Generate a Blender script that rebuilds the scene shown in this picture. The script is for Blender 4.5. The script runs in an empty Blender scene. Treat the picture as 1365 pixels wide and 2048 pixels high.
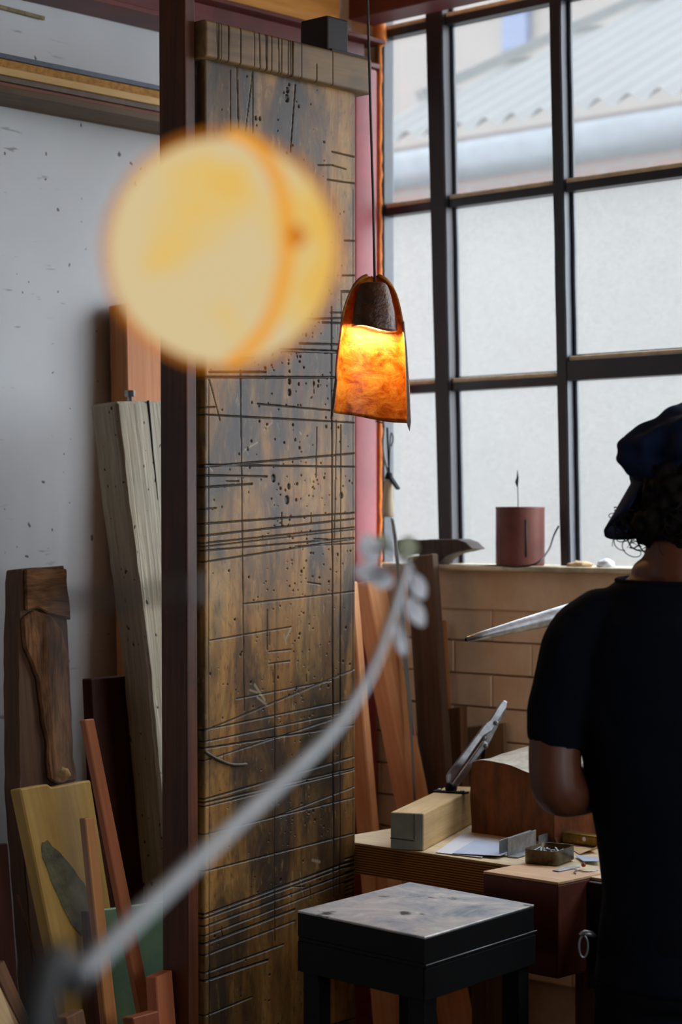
import bpy, bmesh, math, random
import numpy as np
from mathutils import Vector, Matrix, Euler, noise as mnoise

random.seed(7)
rng = np.random.default_rng(7)
scene = bpy.context.scene
COL = scene.collection

# ------------------------------------------------------------------ camera
FPX = 4100.0                      # focal length in pixels of the 1365x2048 frame
CX, CY = 682.5, 1040.0            # principal point (level camera, slight rise)
YAW = math.radians(43.0)
F = Vector((-math.sin(YAW), math.cos(YAW), 0))
R = Vector((math.cos(YAW), math.sin(YAW), 0))
C = Vector((3.525, -3.82, 1.55))
cam_d = bpy.data.cameras.new('camera')
cam = bpy.data.objects.new('camera', cam_d)
COL.objects.link(cam)
cam.location = C
cam.rotation_euler = (math.pi / 2, 0, YAW)
cam_d.sensor_fit = 'VERTICAL'
cam_d.sensor_height = 36.0
cam_d.lens = FPX / 2048 * 36.0
cam_d.shift_y = 16.0 / 2048
cam_d.clip_start = 0.05
cam_d.dof.use_dof = True
cam_d.dof.focus_distance = 3.85
cam_d.dof.aperture_fstop = 72.0 / 20.0   # 20 mm entrance pupil
cam_d.dof.aperture_blades = 9
scene.camera = cam

# ------------------------------------------------------------------ world, light, exposure
world = bpy.data.worlds.new('overcast')
scene.world = world
world.use_nodes = True
wn = world.node_tree.nodes
wn['Background'].inputs[0].default_value = (0.82, 0.91, 1.0, 1)
wn['Background'].inputs[1].default_value = 10.5
pl = bpy.data.lights.new('window_portal', 'AREA')
pl.shape = 'RECTANGLE'; pl.size = 3.5; pl.size_y = 1.9
pl.cycles.is_portal = True
po = bpy.data.objects.new('window_portal', pl); COL.objects.link(po)
po.location = (1.8, 0.10, 2.32); po.rotation_euler = (-math.pi / 2, 0, 0)
pl2 = bpy.data.lights.new('added_window_portal', 'AREA')
pl2.shape = 'RECTANGLE'; pl2.size = 2.5; pl2.size_y = 1.05
pl2.cycles.is_portal = True
po2 = bpy.data.objects.new('added_window_portal', pl2); COL.objects.link(po2)
po2.location = (5.36, -2.05, 1.875); po2.rotation_euler = (math.pi / 2, 0, math.pi / 2)
vs = scene.view_settings
vs.view_transform = 'Standard'; vs.look = 'None'; vs.gamma = 1.0
vs.use_curve_mapping = False
vs.exposure = 0.0

# ------------------------------------------------------------------ projection helpers
def ray(px, py):
    return F + R * ((px - CX) / FPX) + Vector((0, 0, 1)) * ((CY - py) / FPX)
def P(px, py, d): return C + ray(px, py) * d
def onX(px, py, x): r = ray(px, py); return C + r * ((x - C.x) / r.x)
def onY(px, py, y): r = ray(px, py); return C + r * ((y - C.y) / r.y)
def onZ(px, py, z): r = ray(px, py); return C + r * ((z - C.z) / r.z)
def onPl(px, py, pl):
    n, p0 = pl; r = ray(px, py)
    return C + r * ((p0 - C).dot(n) / r.dot(n))
def planeX(px, py, x0, k=0.0, s=0.0): return (Vector((1, s, k)).normalized(), onX(px, py, x0))
def planeY(px, py, y0, k=0.0): return (Vector((0, -1, k)).normalized(), onY(px, py, y0))
def to_floor(a, b, z=0.0):
    t = (z - a.z) / (b.z - a.z); return a + (b - a) * t

# ------------------------------------------------------------------ object helpers
WM = {}
def mk(name, me, M=None, parent=None, mat=None):
    M = M or Matrix.Identity(4)
    o = bpy.data.objects.new(name, me); COL.objects.link(o)
    if parent is not None:
        o.parent = parent
        o.matrix_parent_inverse = WM[parent].inverted()
    o.matrix_basis = M
    WM[o] = M
    if mat is not None and me is not None:
        me.materials.clear(); me.materials.append(mat)
    return o
def thing(name, loc, label=None, cat=None, group=None):
    o = mk(name, None, Matrix.Translation(Vector(loc)))
    o.empty_display_size = 0.05
    if label: tag(o, label, cat, group)
    return o
def tag(o, label, cat, group=None):
    o['label'] = label; o['category'] = cat
    if group: o['group'] = group
    return o
def struct(o):
    o['kind'] = 'structure'; return o
def from_bm(bm, smooth=False, name='mesh'):
    me = bpy.data.meshes.new(name)
    bmesh.ops.recalc_face_normals(bm, faces=bm.faces[:])
    bm.to_mesh(me); bm.free()
    if smooth: me.shade_smooth()
    return me
def frame(o, xa, ya, za):
    M = Matrix.Identity(4)
    for i, a in enumerate((xa, ya, za)):
        for j in range(3): M[j][i] = a[j]
    for j in range(3): M[j][3] = o[j]
    return M
def axes_from(z, y):
    z = Vector(z).normalized(); y = Vector(y); y = (y - z * y.dot(z)).normalized()
    return y.cross(z), y, z
def bm_box(bm, c, d, bev=0.0, seg=2):
    r = bmesh.ops.create_cube(bm, size=1.0)
    vs_ = r['verts']
    for v in vs_: v.co = Vector((v.co.x * d[0] + c[0], v.co.y * d[1] + c[1], v.co.z * d[2] + c[2]))
    if bev > 0:
        es = list({e for v in vs_ for e in v.link_edges})
        bmesh.ops.bevel(bm, geom=es, offset=bev, segments=seg, affect='EDGES', profile=0.5)
def box(name, lo, hi, mat, parent=None, bev=0.002):
    """axis-aligned box from lo to hi (world)"""
    lo = Vector(lo); hi = Vector(hi); c = (lo + hi) / 2; d = hi - lo
    bm = bmesh.new(); bm_box(bm, (0, 0, 0), d, min(bev, min(d) * 0.4))
    return mk(name, from_bm(bm), Matrix.Translation(c), parent, mat)
def obox(name, c, ax, d, mat, parent=None, bev=0.002):
    bm = bmesh.new(); bm_box(bm, (0, 0, 0), d, min(bev, min(d) * 0.4))
    return mk(name, from_bm(bm), frame(c, *ax), parent, mat)
def bar(name, a, b, w, t, mat, parent=None, ref=(0, 0, 1), bev=0.001):
    """bar from a to b: local z along, w = local x size, t = local y size (y close to ref)"""
    a = Vector(a); b = Vector(b); ax = axes_from(b - a, ref)
    return obox(name, (a + b) / 2, ax, (w, t, (b - a).length), mat, parent, bev)
def slab(name, pts, thick, mat, parent=None, bev=0.002, rough=0.0, step=0.02, axis=None, seed=0, grid=0):
    """planar outline (world points) extruded away from the camera by thick"""
    pts = [Vector(p) for p in pts]
    c = sum(pts, Vector()) / len(pts)
    n = Vector()
    for i in range(len(pts)):
        n += (pts[i] - c).cross(pts[(i + 1) % len(pts)] - c)
    n.normalize()
    if n.dot(C - c) < 0: n = -n
    if axis is None:
        best = 0
        for i in range(len(pts)):
            for j in range(i):
                l = (pts[i] - pts[j]).length
                if l > best and abs((pts[i] - pts[j]).z) > 0.0: best = l; axis = pts[i] - pts[j]
        # use the longest edge, it follows the grain
        e = max(((pts[(i + 1) % len(pts)] - pts[i]) for i in range(len(pts))), key=lambda v: v.length)
        axis = e
    if axis.z < 0: axis = -axis
    xa, ya, za = axes_from(axis, n)
    M = frame(c, xa, ya, za); Mi = M.inverted()
    loc = [Mi @ p for p in pts]
    if rough > 0:
        out = []
        for i in range(len(loc)):
            a, b = loc[i], loc[(i + 1) % len(loc)]
            k = max(1, int((b - a).length / step))
            for q in range(k):
                p = a + (b - a) * (q / k)
                nz = mnoise.noise_vector(Vector((p.x * 25 + seed, seed * 3.1, p.z * 25)))
                nz2 = mnoise.noise_vector(Vector((p.x * 90 + seed, seed * 1.1, p.z * 90)))
                p = p + Vector((nz.x + nz2.x * .4, 0, (nz.z + nz2.z * .4))) * rough
                out.append(p)
        loc = out
    bm = bmesh.new()
    vs_ = [bm.verts.new((p.x, 0, p.z)) for p in loc]
    f = bm.faces.new(vs_)
    r = bmesh.ops.extrude_face_region(bm, geom=[f])
    nv = [v for v in r['geom'] if isinstance(v, bmesh.types.BMVert)]
    bmesh.ops.translate(bm, verts=nv, vec=(0, -thick, 0))
    if bev > 0:
        es = bm.edges[:]
        bmesh.ops.bevel(bm, geom=es, offset=min(bev, thick * .3), segments=1, affect='EDGES')
    return mk(name, from_bm(bm), M, parent, mat)
def bm_tube(bm, path, rad, seg=8, cap=True):
    path = [Vector(p) for p in path]
    if not hasattr(rad, '__len__'): rad = [rad] * len(path)
    rings = []; up = None
    for i, p in enumerate(path):
        t = (path[min(i + 1, len(path) - 1)] - path[max(i - 1, 0)]).normalized()
        if up is None:
            up = Vector((0, 0, 1)) if abs(t.z) < .9 else Vector((1, 0, 0))
        up = (up - t * up.dot(t)).normalized(); sd = t.cross(up)
        rings.append([bm.verts.new(p + (up * math.cos(a) + sd * math.sin(a)) * rad[i])
                      for a in [2 * math.pi * k / seg for k in range(seg)]])
    for a, b in zip(rings, rings[1:]):
        for k in range(seg):
            bm.faces.new((a[k], a[(k + 1) % seg], b[(k + 1) % seg], b[k]))
    if cap:
        bm.faces.new(rings[0][::-1]); bm.faces.new(rings[-1])
def tube(name, path, rad, mat, parent=None, seg=8, smooth=True):
    path = [Vector(p) for p in path]
    o = path[0]
    bm = bmesh.new(); bm_tube(bm, [p - o for p in path], rad, seg)
    return mk(name, from_bm(bm, smooth), Matrix.Translation(o), parent, mat)
def bm_lathe(bm, prof, seg=24, z0=0):
    rings = []
    for r, z in prof:
        rings.append([bm.verts.new((r * math.cos(2 * math.pi * k / seg), r * math.sin(2 * math.pi * k / seg), z + z0)) for k in range(seg)])
    for a, b in zip(rings, rings[1:]):
        for k in range(seg):
            bm.faces.new((a[k], a[(k + 1) % seg], b[(k + 1) % seg], b[k]))
    bm.faces.new(rings[0][::-1]); bm.faces.new(rings[-1])
def lathe(name, prof, M, mat, parent=None, seg=24, smooth=True):
    bm = bmesh.new(); bm_lathe(bm, prof, seg)
    return mk(name, from_bm(bm, smooth), M, parent, mat)
def smooth_path(pts, n=6):
    pts = [Vector(p) for p in pts]; out = []
    for i in range(len(pts) - 1):
        p0 = pts[max(i - 1, 0)]; p1 = pts[i]; p2 = pts[i + 1]; p3 = pts[min(i + 2, len(pts) - 1)]
        for k in range(n):
            t = k / n
            out.append(0.5 * ((2 * p1) + (p2 - p0) * t + (2 * p0 - 5 * p1 + 4 * p2 - p3) * t * t + (3 * p1 - p0 - 3 * p2 + p3) * t ** 3))
    out.append(pts[-1]); return out

# ------------------------------------------------------------------ materials
def lin(c):
    o = []
    for v in c[:3]:
        v = v / 255.0
        o.append(v / 12.92 if v <= 0.04045 else ((v + 0.055) / 1.055) ** 2.4)
    return (*o, 1.0)
class NT:
    def __init__(s, name):
        s.m = bpy.data.materials.new(name); s.m.use_nodes = True
        s.t = s.m.node_tree; s.t.nodes.clear()
        s.out = s.n('ShaderNodeOutputMaterial')
        s._tc = None
    def n(s, typ, **kw):
        nd = s.t.nodes.new(typ)
        for k, v in kw.items(): setattr(nd, k, v)
        return nd
    def l(s, a, b): s.t.links.new(a, b)
    def tc(s):
        if s._tc is None: s._tc = s.n('ShaderNodeTexCoord').outputs['Object']
        return s._tc
    def noise(s, scale=1.0, vec=(1, 1, 1), detail=5, rough=.6, dist=0.0, off=(0, 0, 0)):
        mp = s.n('ShaderNodeMapping'); mp.inputs['Scale'].default_value = vec; mp.inputs['Location'].default_value = off
        s.l(s.tc(), mp.inputs['Vector'])
        nz = s.n('ShaderNodeTexNoise'); nz.inputs['Scale'].default_value = scale
        nz.inputs['Detail'].default_value = detail; nz.inputs['Roughness'].default_value = rough
        nz.inputs['Distortion'].default_value = dist
        s.l(mp.outputs[0], nz.inputs['Vector'])
        return nz.outputs['Fac']
    def ramp(s, fac, stops, interp='LINEAR'):
        r = s.n('ShaderNodeValToRGB'); r.color_ramp.interpolation = interp
        el = r.color_ramp.elements
        while len(el) < len(stops): el.new(0.5)
        for e, (p, c) in zip(el, stops):
            e.position = p
            e.color = c if len(c) == 4 else (*c, 1)
        s.l(fac, r.inputs[0]); return r.outputs[0]
    def mix(s, fac, a, b, mode='MIX'):
        m = s.n('ShaderNodeMix', data_type='RGBA', blend_type=mode)
        if isinstance(fac, (int, float)): m.inputs[0].default_value = fac
        else: s.l(fac, m.inputs[0])
        for inp, v in ((m.inputs[6], a), (m.inputs[7], b)):
            if isinstance(v, tuple): inp.default_value = v
            else: s.l(v, inp)
        return m.outputs[2]
    def bump(s, h, strength=.3, dist=.002):
        b = s.n('ShaderNodeBump'); b.inputs['Strength'].default_value = strength; b.inputs['Distance'].default_value = dist
        s.l(h, b.inputs['Height']); return b.outputs[0]
    def pbsdf(s, col, rough=.5, metal=0.0, normal=None, spec=.5):
        b = s.n('ShaderNodeBsdfPrincipled')
        if isinstance(col, tuple): b.inputs['Base Color'].default_value = col
        else: s.l(col, b.inputs['Base Color'])
        if isinstance(rough, (int, float)): b.inputs['Roughness'].default_value = rough
        else: s.l(rough, b.inputs['Roughness'])
        b.inputs['Metallic'].default_value = metal
        b.inputs['Specular IOR Level'].default_value = spec
        if normal is not None: s.l(normal, b.inputs['Normal'])
        return b
    def done(s, sh):
        s.l(sh.outputs[0], s.out.inputs['Surface']); return s.m
BW = lambda a: (a, a, a, 1)
def wood(name, dark, light, grain=(40, 40, 2.2), rough=.6, blot=None, blot_amt=.6, blot_scale=5, bump=.25, specks=0.0, spec=.35, bdist=.002):
    t = NT(name)
    g = t.noise(1.0, grain, detail=7, rough=.62, dist=.9)
    col = t.ramp(g, [(.30, lin(dark)), (.70, lin(light))])
    g2 = t.noise(1.0, (grain[0] * 4, grain[1] * 4, grain[2] * 2.5), detail=3)
    col = t.mix(.35, col, t.ramp(g2, [(.35, lin(dark)), (.65, lin(light))]))
    if blot:
        b = t.noise(blot_scale, (1, 1, .5), detail=6, rough=.65, dist=.4, off=(3, 1, 2))
        col = t.mix(t.ramp(b, [(.45, BW(0)), (.68, BW(blot_amt))]), col, lin(blot))
    if specks:
        sp = t.noise(70, (1, 1, .8), detail=1)
        col = t.mix(t.ramp(sp, [(.72 - specks * .05, BW(0)), (.76 - specks * .05, BW(.85))]), col, (.01, .008, .006, 1))
    return t.done(t.pbsdf(col, rough, 0, t.bump(g, bump, bdist), spec))
def plain(name, col, rough=.5, metal=0.0, var=.15, scale=12, bump=0.0, spec=.5, dark=None, bscale=None):
    t = NT(name)
    nz = t.noise(scale, detail=6, rough=.65)
    c = lin(col); d = lin(dark) if dark else tuple(v * (1 - var * 2) for v in c[:3]) + (1,)
    cc = t.ramp(nz, [(.32, d), (.66, c)])
    nrm = None
    if bump: nrm = t.bump(t.noise(bscale or scale * 3, detail=5), bump, .002)
    return t.done(t.pbsdf(cc, rough, metal, nrm, spec))

M = {}
def wall_white():
    t = NT('white_painted_board')
    big = t.noise(1.3, detail=4)
    col = t.ramp(big, [(.3, lin((196, 196, 196))), (.7, lin((216, 216, 216)))])
    sp = t.noise(62, (1, 1, 1), detail=0, off=(5, 2, 1))
    col = t.mix(t.ramp(sp, [(.83, BW(0)), (.845, BW(.85))]), col, lin((70, 55, 45)))
    sc = t.noise(1.0, (1, 9, 55), detail=3, off=(0, 3.3, 1.7))
    msk = t.noise(1.6, detail=2, off=(1, 8, 4))
    f = t.n('ShaderNodeMath', operation='MULTIPLY')
    t.l(t.ramp(sc, [(.66, BW(0)), (.72, BW(.6))]), f.inputs[0]); t.l(t.ramp(msk, [(.5, BW(0)), (.62, BW(1))]), f.inputs[1])
    col = t.mix(f.outputs[0], col, lin((90, 86, 82)))
    return t.done(t.pbsdf(col, .55, 0, t.bump(t.noise(60, detail=3), .05, .001), .3))
M['wall_white'] = wall_white()
M['brick_paint'] = plain('cream_painted_brick', (240, 208, 172), .75, var=.12, scale=9, bump=.5, bscale=45, spec=.2, dark=(220, 182, 142))
M['mortar'] = plain('painted_mortar', (222, 186, 150), .85, var=.15, scale=20, bump=.4, spec=.15)
M['floor'] = plain('concrete', (58, 53, 48), .8, var=.2, scale=4, bump=.3)
M['dark_room'] = plain('shed_wall_paint', (88, 80, 72), .8, var=.15, scale=2)
M['ceil'] = wood('ceiling_boards', (150, 92, 40), (200, 136, 66), (20, 2, 20), .6)
M['ochre_beam'] = wood('ochre_timber', (196, 128, 52), (236, 172, 88), (30, 2, 30), .55)
M['red_paint'] = plain('dark_red_paint', (168, 66, 68), .45, var=.18, scale=5, bump=.08, dark=(128, 44, 48))
M['red_beam'] = plain('red_oxide_paint', (112, 42, 36), .5, var=.2, scale=5, dark=(80, 28, 24))
M['frame'] = plain('black_window_paint', (36, 38, 46), .38, var=.2, scale=25, bump=.25, spec=.6)
M['frame_brown'] = plain('brown_black_window_paint', (40, 32, 34), .45, var=.2, scale=18, bump=.25)
M['putty'] = plain('cream_putty', (226, 200, 160), .6, var=.15, scale=30, bump=.2)
M['foam'] = plain('orange_foam', (236, 140, 52), .7, var=.15, scale=25, bump=.6, dark=(190, 92, 26))
M['sill'] = wood('sill_timber', (196, 176, 140), (240, 226, 196), (3, 30, 30), .65, blot=(96, 78, 58), blot_amt=.6)
M['iron'] = plain('black_iron', (13, 13, 14), .6, 0, var=.2, scale=20, bump=.2, spec=.2)
M['steel'] = plain('grey_steel', (190, 190, 192), .36, .85, var=.2, scale=30, bump=.15, dark=(120, 120, 124))
M['alu'] = plain('dull_aluminium', (176, 178, 182), .48, .7, var=.2, scale=35, bump=.2, dark=(120, 122, 126))
M['cord'] = plain('brown_cord', (70, 52, 40), .6)
M['greycord'] = plain('grey_cord', (150, 150, 148), .5)
M['blackcord'] = plain('black_cord', (22, 22, 24), .5)
M['column'] = wood('dark_red_post', (52, 24, 10), (108, 54, 24), (34, 34, 1.6), .5, blot=(28, 16, 10), blot_amt=.7, blot_scale=6)
M['block_dark'] = wood('black_stained_wood', (22, 16, 14), (40, 30, 26), rough=.6)
M['weathered'] = wood('weathered_grey_timber', (146, 134, 114), (222, 212, 192), (60, 60, 2.4), .8, blot=(206, 184, 140), blot_amt=.35, bdist=.005, bump=1.0, specks=.35, spec=.15)
M['orange_wood'] = wood('orange_timber', (176, 104, 56), (212, 144, 92), (26, 26, 1.2), .6)
M['bark'] = wood('brown_bark', (60, 36, 22), (186, 132, 90), (34, 34, 7), .85, blot=(36, 22, 14), blot_amt=.8, bump=1.0, spec=.1, bdist=.012)
M['slab_brown'] = wood('brown_slab', (70, 46, 32), (110, 76, 52), (30, 30, 2), .75)
M['yellow_wood'] = wood('yellow_timber', (186, 140, 64), (216, 176, 98), (24, 24, 1.6), .6, blot=(150, 108, 48), blot_amt=.4)
M['green_stain'] = plain('grey_green_bark', (124, 114, 80), .8, var=.25, scale=22, bump=.6, dark=(66, 62, 46))
M['batten'] = wood('pinkish_batten', (176, 96, 58), (206, 128, 84), (30, 30, 1.2), .6)
M['batten2'] = wood('tan_batten', (150, 92, 46), (186, 124, 66), (30, 30, 1.2), .6)
M['green_board'] = plain('green_painted_board', (150, 180, 128), .55, var=.2, scale=6, dark=(104, 148, 130))
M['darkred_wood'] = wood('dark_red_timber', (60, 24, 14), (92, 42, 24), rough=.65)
M['brown_wood'] = wood('brown_timber', (86, 56, 34), (134, 92, 58), rough=.65)
M['pale_wood'] = wood('pale_timber', (190, 152, 104), (226, 194, 150), (26, 26, 1.2), .6)
M['plank_orange'] = wood('fir_plank', (222, 142, 84), (246, 190, 140), (24, 24, 1.1), .5, blot=(190, 104, 52), blot_amt=.4)
M['plank_brown'] = wood('brown_plank', (74, 54, 42), (120, 92, 72), (26, 26, 1.5), .75)
M['pipe_grey'] = plain('grey_gutter', (74, 78, 83), .5)
M['paper'] = plain('white_paper', (226, 228, 236), .7, var=.03)
M['bluepaper'] = plain('pale_blue_paper', (190, 202, 226), .7, var=.03)
M['tin'] = plain('worn_tin', (112, 104, 84), .38, .8, var=.3, scale=30, bump=.2, dark=(60, 48, 24))
M['brass'] = plain('dull_brass', (150, 116, 46), .4, .8, var=.3, scale=40)
M['redtin'] = plain('red_brown_painted_tin', (124, 66, 56), .5, var=.15, scale=10, bump=.1, dark=(92, 46, 40))
M['greyend'] = plain('grey_painted_end', (178, 194, 190), .7, var=.12, scale=25, bump=.2)
M['timber_pale'] = wood('cream_timber', (186, 150, 96), (226, 196, 146), (30, 30, 2), .65, blot=(150, 124, 84), blot_amt=.4)
M['redstump'] = wood('red_gum_block', (76, 38, 18), (150, 82, 40), (16, 16, 6), .6, blot=(48, 20, 10), blot_amt=.7, bump=.5)
M['stump_top'] = wood('sawn_pale_top', (176, 164, 146), (222, 214, 198), (20, 20, 20), .7)
M['jaw'] = wood('dark_red_jaw', (70, 26, 14), (104, 46, 26), (3, 24, 24), .55)
M['twig'] = plain('grey_twig', (186, 188, 190), .6)
M['darktwig'] = plain('dark_twig', (60, 58, 56), .7)
def leafmat(name, col):
    t = NT(name); d = t.n('ShaderNodeBsdfDiffuse'); d.inputs[0].default_value = lin(col)
    tl = t.n('ShaderNodeBsdfTranslucent'); tl.inputs[0].default_value = lin(col)
    mx = t.n('ShaderNodeMixShader'); mx.inputs[0].default_value = .55; t.l(d.outputs[0], mx.inputs[1]); t.l(tl.outputs[0], mx.inputs[2]); return t.done(mx)
M['leaf'] = leafmat('silvery_leaf', (250, 250, 253)); M['greenleaf'] = leafmat('pale_green_leaf', (206, 210, 186))
M['skin'] = plain('skin', (104, 56, 34), .5, var=.08, scale=14)
M['shirt'] = plain('navy_cotton', (12, 15, 25), .9, var=.1, scale=8, bump=.25, bscale=120, spec=.1)
M['cap'] = plain('navy_cap_cotton', (28, 38, 66), .9, var=.1, scale=8, bump=.25, bscale=120, spec=.1)
M['trousers'] = plain('dark_denim', (12, 13, 18), .9, var=.15, scale=30, spec=.1)
M['hair'] = plain('dark_brown_hair', (20, 14, 10), .8, var=.2, scale=40, spec=.15)
M['shoe'] = plain('black_leather', (24, 22, 22), .5)
def plywood_edge():
    t = NT('laminated_plywood')
    sp = t.n('ShaderNodeSeparateXYZ'); t.l(t.tc(), sp.inputs[0])
    nz = t.noise(1, (8, 8, 60), detail=3)
    md = t.n('ShaderNodeMath', operation='MULTIPLY_ADD'); md.inputs[1].default_value = 1300; 
    t.l(sp.outputs[2], md.inputs[0]); 
    k = t.n('ShaderNodeMath', operation='MULTIPLY'); k.inputs[1].default_value = 3.0; t.l(nz, k.inputs[0]); t.l(k.outputs[0], md.inputs[2])
    sn = t.n('ShaderNodeMath', operation='SINE'); t.l(md.outputs[0], sn.inputs[0])
    mr = t.n('ShaderNodeMapRange'); mr.inputs[1].default_value = -1; t.l(sn.outputs[0], mr.inputs[0])
    c1 = t.ramp(mr.outputs[0], [(.2, lin((96, 60, 28))), (.8, lin((206, 146, 80)))])
    return t.done(t.pbsdf(c1, .6, 0, t.bump(mr.outputs[0], .3, .001), .3))
M['ply'] = plywood_edge()
M['benchtop'] = wood('bench_top', (212, 186, 144), (240, 222, 188), (2, 30, 30), .6, blot=(150, 120, 80), blot_amt=.35)
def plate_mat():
    t = NT('scuffed_plate_sheen')
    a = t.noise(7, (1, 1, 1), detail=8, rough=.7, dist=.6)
    col = t.ramp(a, [(.28, lin((26, 30, 38))), (.42, lin((150, 154, 162))), (.55, lin((194, 188, 182))), (.72, lin((232, 238, 246)))])  # white and bluish tones also carry painted window reflections
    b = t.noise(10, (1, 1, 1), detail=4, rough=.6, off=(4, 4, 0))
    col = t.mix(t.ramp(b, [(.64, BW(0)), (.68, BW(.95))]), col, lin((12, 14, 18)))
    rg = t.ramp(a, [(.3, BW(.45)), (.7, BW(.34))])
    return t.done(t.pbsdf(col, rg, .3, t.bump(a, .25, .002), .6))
M['plate'] = plate_mat()
def pane_mat(name, transp, lucent, ripple, bscale=60):
    """glass: mostly clear transmission, a little scattering in the dust or texture, weak gloss"""
    t = NT(name)
    tl = t.n('ShaderNodeBsdfTranslucent'); tl.inputs[0].default_value = (.42, .42, .415, 1)
    tr = t.n('ShaderNodeBsdfTransparent'); tr.inputs[0].default_value = BW(transp)
    gl = t.n('ShaderNodeBsdfGlossy'); gl.inputs['Roughness'].default_value = .25; gl.inputs[0].default_value = BW(.06)
    if ripple:
        h = t.noise(bscale, (1, 1, 1.5), detail=3, rough=.6, dist=1.2)
        t.l(t.ramp(h, [(.35, BW(transp * (1 - ripple))), (.65, BW(min(1, transp * (1 + ripple))))]), tr.inputs[0])
    mx = t.n('ShaderNodeMixShader'); mx.inputs[0].default_value = 1 - lucent
    t.l(tl.outputs[0], mx.inputs[1]); t.l(tr.outputs[0], mx.inputs[2])
    ad = t.n('ShaderNodeAddShader'); t.l(mx.outputs[0], ad.inputs[0]); t.l(gl.outputs[0], ad.inputs[1])
    return t.done(ad)
M['frosted'] = pane_mat('textured_glass', .78, .07, .06)
M['clear'] = pane_mat('dusty_clear_glass', .62, .15, 0)
def scarred():
    t = NT('scarred_bench_top')
    g = t.noise(1, (18, 18, 1.1), detail=8, rough=.65, dist=.6)
    col = t.ramp(g, [(.28, lin((92, 62, 32))), (.5, lin((146, 102, 50))), (.72, lin((186, 142, 78)))])
    b = t.noise(1, (9, 9, 3.2), detail=7, rough=.6, dist=.8, off=(2, 2, 5))
    col = t.mix(t.ramp(b, [(.42, BW(0)), (.60, BW(.92))]), col, lin((56, 46, 40)))
    b3 = t.noise(1, (6, 6, 2), detail=6, rough=.6, dist=.5, off=(7, 1, 9))
    col = t.mix(t.ramp(b3, [(.55, BW(0)), (.7, BW(.6))]), col, lin((128, 112, 84)))
    rd = t.noise(1, (30, 30, 6), detail=4, off=(1, 6, 3))
    col = t.mix(t.ramp(rd, [(.60, BW(0)), (.72, BW(.55))]), col, lin((120, 58, 28)))
    b2 = t.noise(1, (4, 4, 1.2), detail=5, off=(9, 3, 1.3))
    col = t.mix(t.ramp(b2, [(.46, BW(0)), (.66, BW(.9))]), col, lin((32, 27, 24)))
    fn = t.noise(1, (90, 90, 34), detail=4, rough=.7, off=(3, 9, 4))
    col = t.mix(t.ramp(fn, [(.52, BW(0)), (.66, BW(.5))]), col, lin((46, 36, 26)))
    fl = t.noise(1, (60, 60, 20), detail=4, rough=.7, off=(8, 2, 6))
    col = t.mix(t.ramp(fl, [(.58, BW(0)), (.70, BW(.4))]), col, lin((176, 146, 96)))
    at = t.n('ShaderNodeAttribute', attribute_name='scar')
    col = t.mix(at.outputs['Fac'], col, (.006, .005, .004, 1))
    at2 = t.n('ShaderNodeAttribute', attribute_name='scuff')
    col = t.mix(at2.outputs['Fac'], col, lin((150, 136, 112)))
    rg = t.ramp(b, [(.4, BW(.42)), (.65, BW(.36))])
    return t.done(t.pbsdf(col, rg, 0, t.bump(g, .12, .001), .3))
M['scarred'] = scarred()
def cap_wood():
    t = NT('scarred_end_cap')
    g = t.noise(1, (24, 2, 24), detail=7, rough=.6, dist=.6)
    col = t.ramp(g, [(.3, lin((84, 62, 38))), (.7, lin((150, 116, 72)))])
    b = t.noise(7, detail=5, off=(3, 4, 5))
    col = t.mix(t.ramp(b, [(.5, BW(0)), (.7, BW(.6))]), col, lin((70, 62, 56)))
    at = t.n('ShaderNodeAttribute', attribute_name='scar')
    col = t.mix(at.outputs['Fac'], col, (.012, .007, .004, 1))
    return t.done(t.pbsdf(col, .5, 0, t.bump(g, .15, .001), .35))
M['capwood'] = cap_wood()

# ================================================================== THE SETTING
# left wall x=0, window wall y=0, room x 0..5.2, y -5.6..0
struct(box('floor', (-.2, -5.8, -.1), (5.4, .2, 0), M['floor'], bev=0))
struct(box('ceiling', (-.2, -5.8, 3.25), (5.4, .2, 3.35), M['ceil'], bev=0))
struct(box('wall_left', (-.12, -5.6, 0), (0, .035, 3.25), M['wall_white'], bev=0))
# right wall with an added steel window, out of view, for light from the right
RWY0, RWY1, RWZ0, RWZ1 = -3.3, -.8, 1.35, 2.4
struct(box('wall_right', (5.2, -5.6, 0), (5.32, RWY0, 3.25), M['dark_room'], bev=0))
struct(box('wall_right_end', (5.2, RWY1, 0), (5.32, .04, 3.25), M['dark_room'], bev=0))
struct(box('wall_right_base', (5.2, RWY0, 0), (5.32, RWY1, RWZ0), M['dark_room'], bev=0))
struct(box('wall_right_head', (5.2, RWY0, RWZ1), (5.32, RWY1, 3.25), M['dark_room'], bev=0))
struct(box('wall_back', (-.12, -5.72, 0), (5.32, -5.6, 3.25), M['dark_room'], bev=0))

# window geometry on y=0
PANE_Y = 0.034
def wx(px, py=600): return onY(px, py, 0.0).x
zr = [onY(1000, y, 0.0).z for y in (17, 392, 768)]       # transoms, from top
SILL_Z = onY(1000, 1131, -.09).z
Z_TOP = 3.12; Z_BOT = SILL_Z
x_left = wx(768)
def mull_x(pxs):  # (px at py 0, px at py 1080) -> x at z_top, z_bottom
    a = onY(pxs[0], 0, 0); b = onY(pxs[1], 1080, 0)
    k = (b.x - a.x) / (b.z - a.z)
    return [a.x + (Z_TOP - a.z) * k, a.x + (Z_BOT - a.z) * k]
m1l, m1r = mull_x((852, 879)), mull_x((886, 906))
m2l, m2r = mull_x((1098, 1120)), mull_x((1121, 1140))
pitch = (m2l[1] - m1r[1]) + .03
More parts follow.
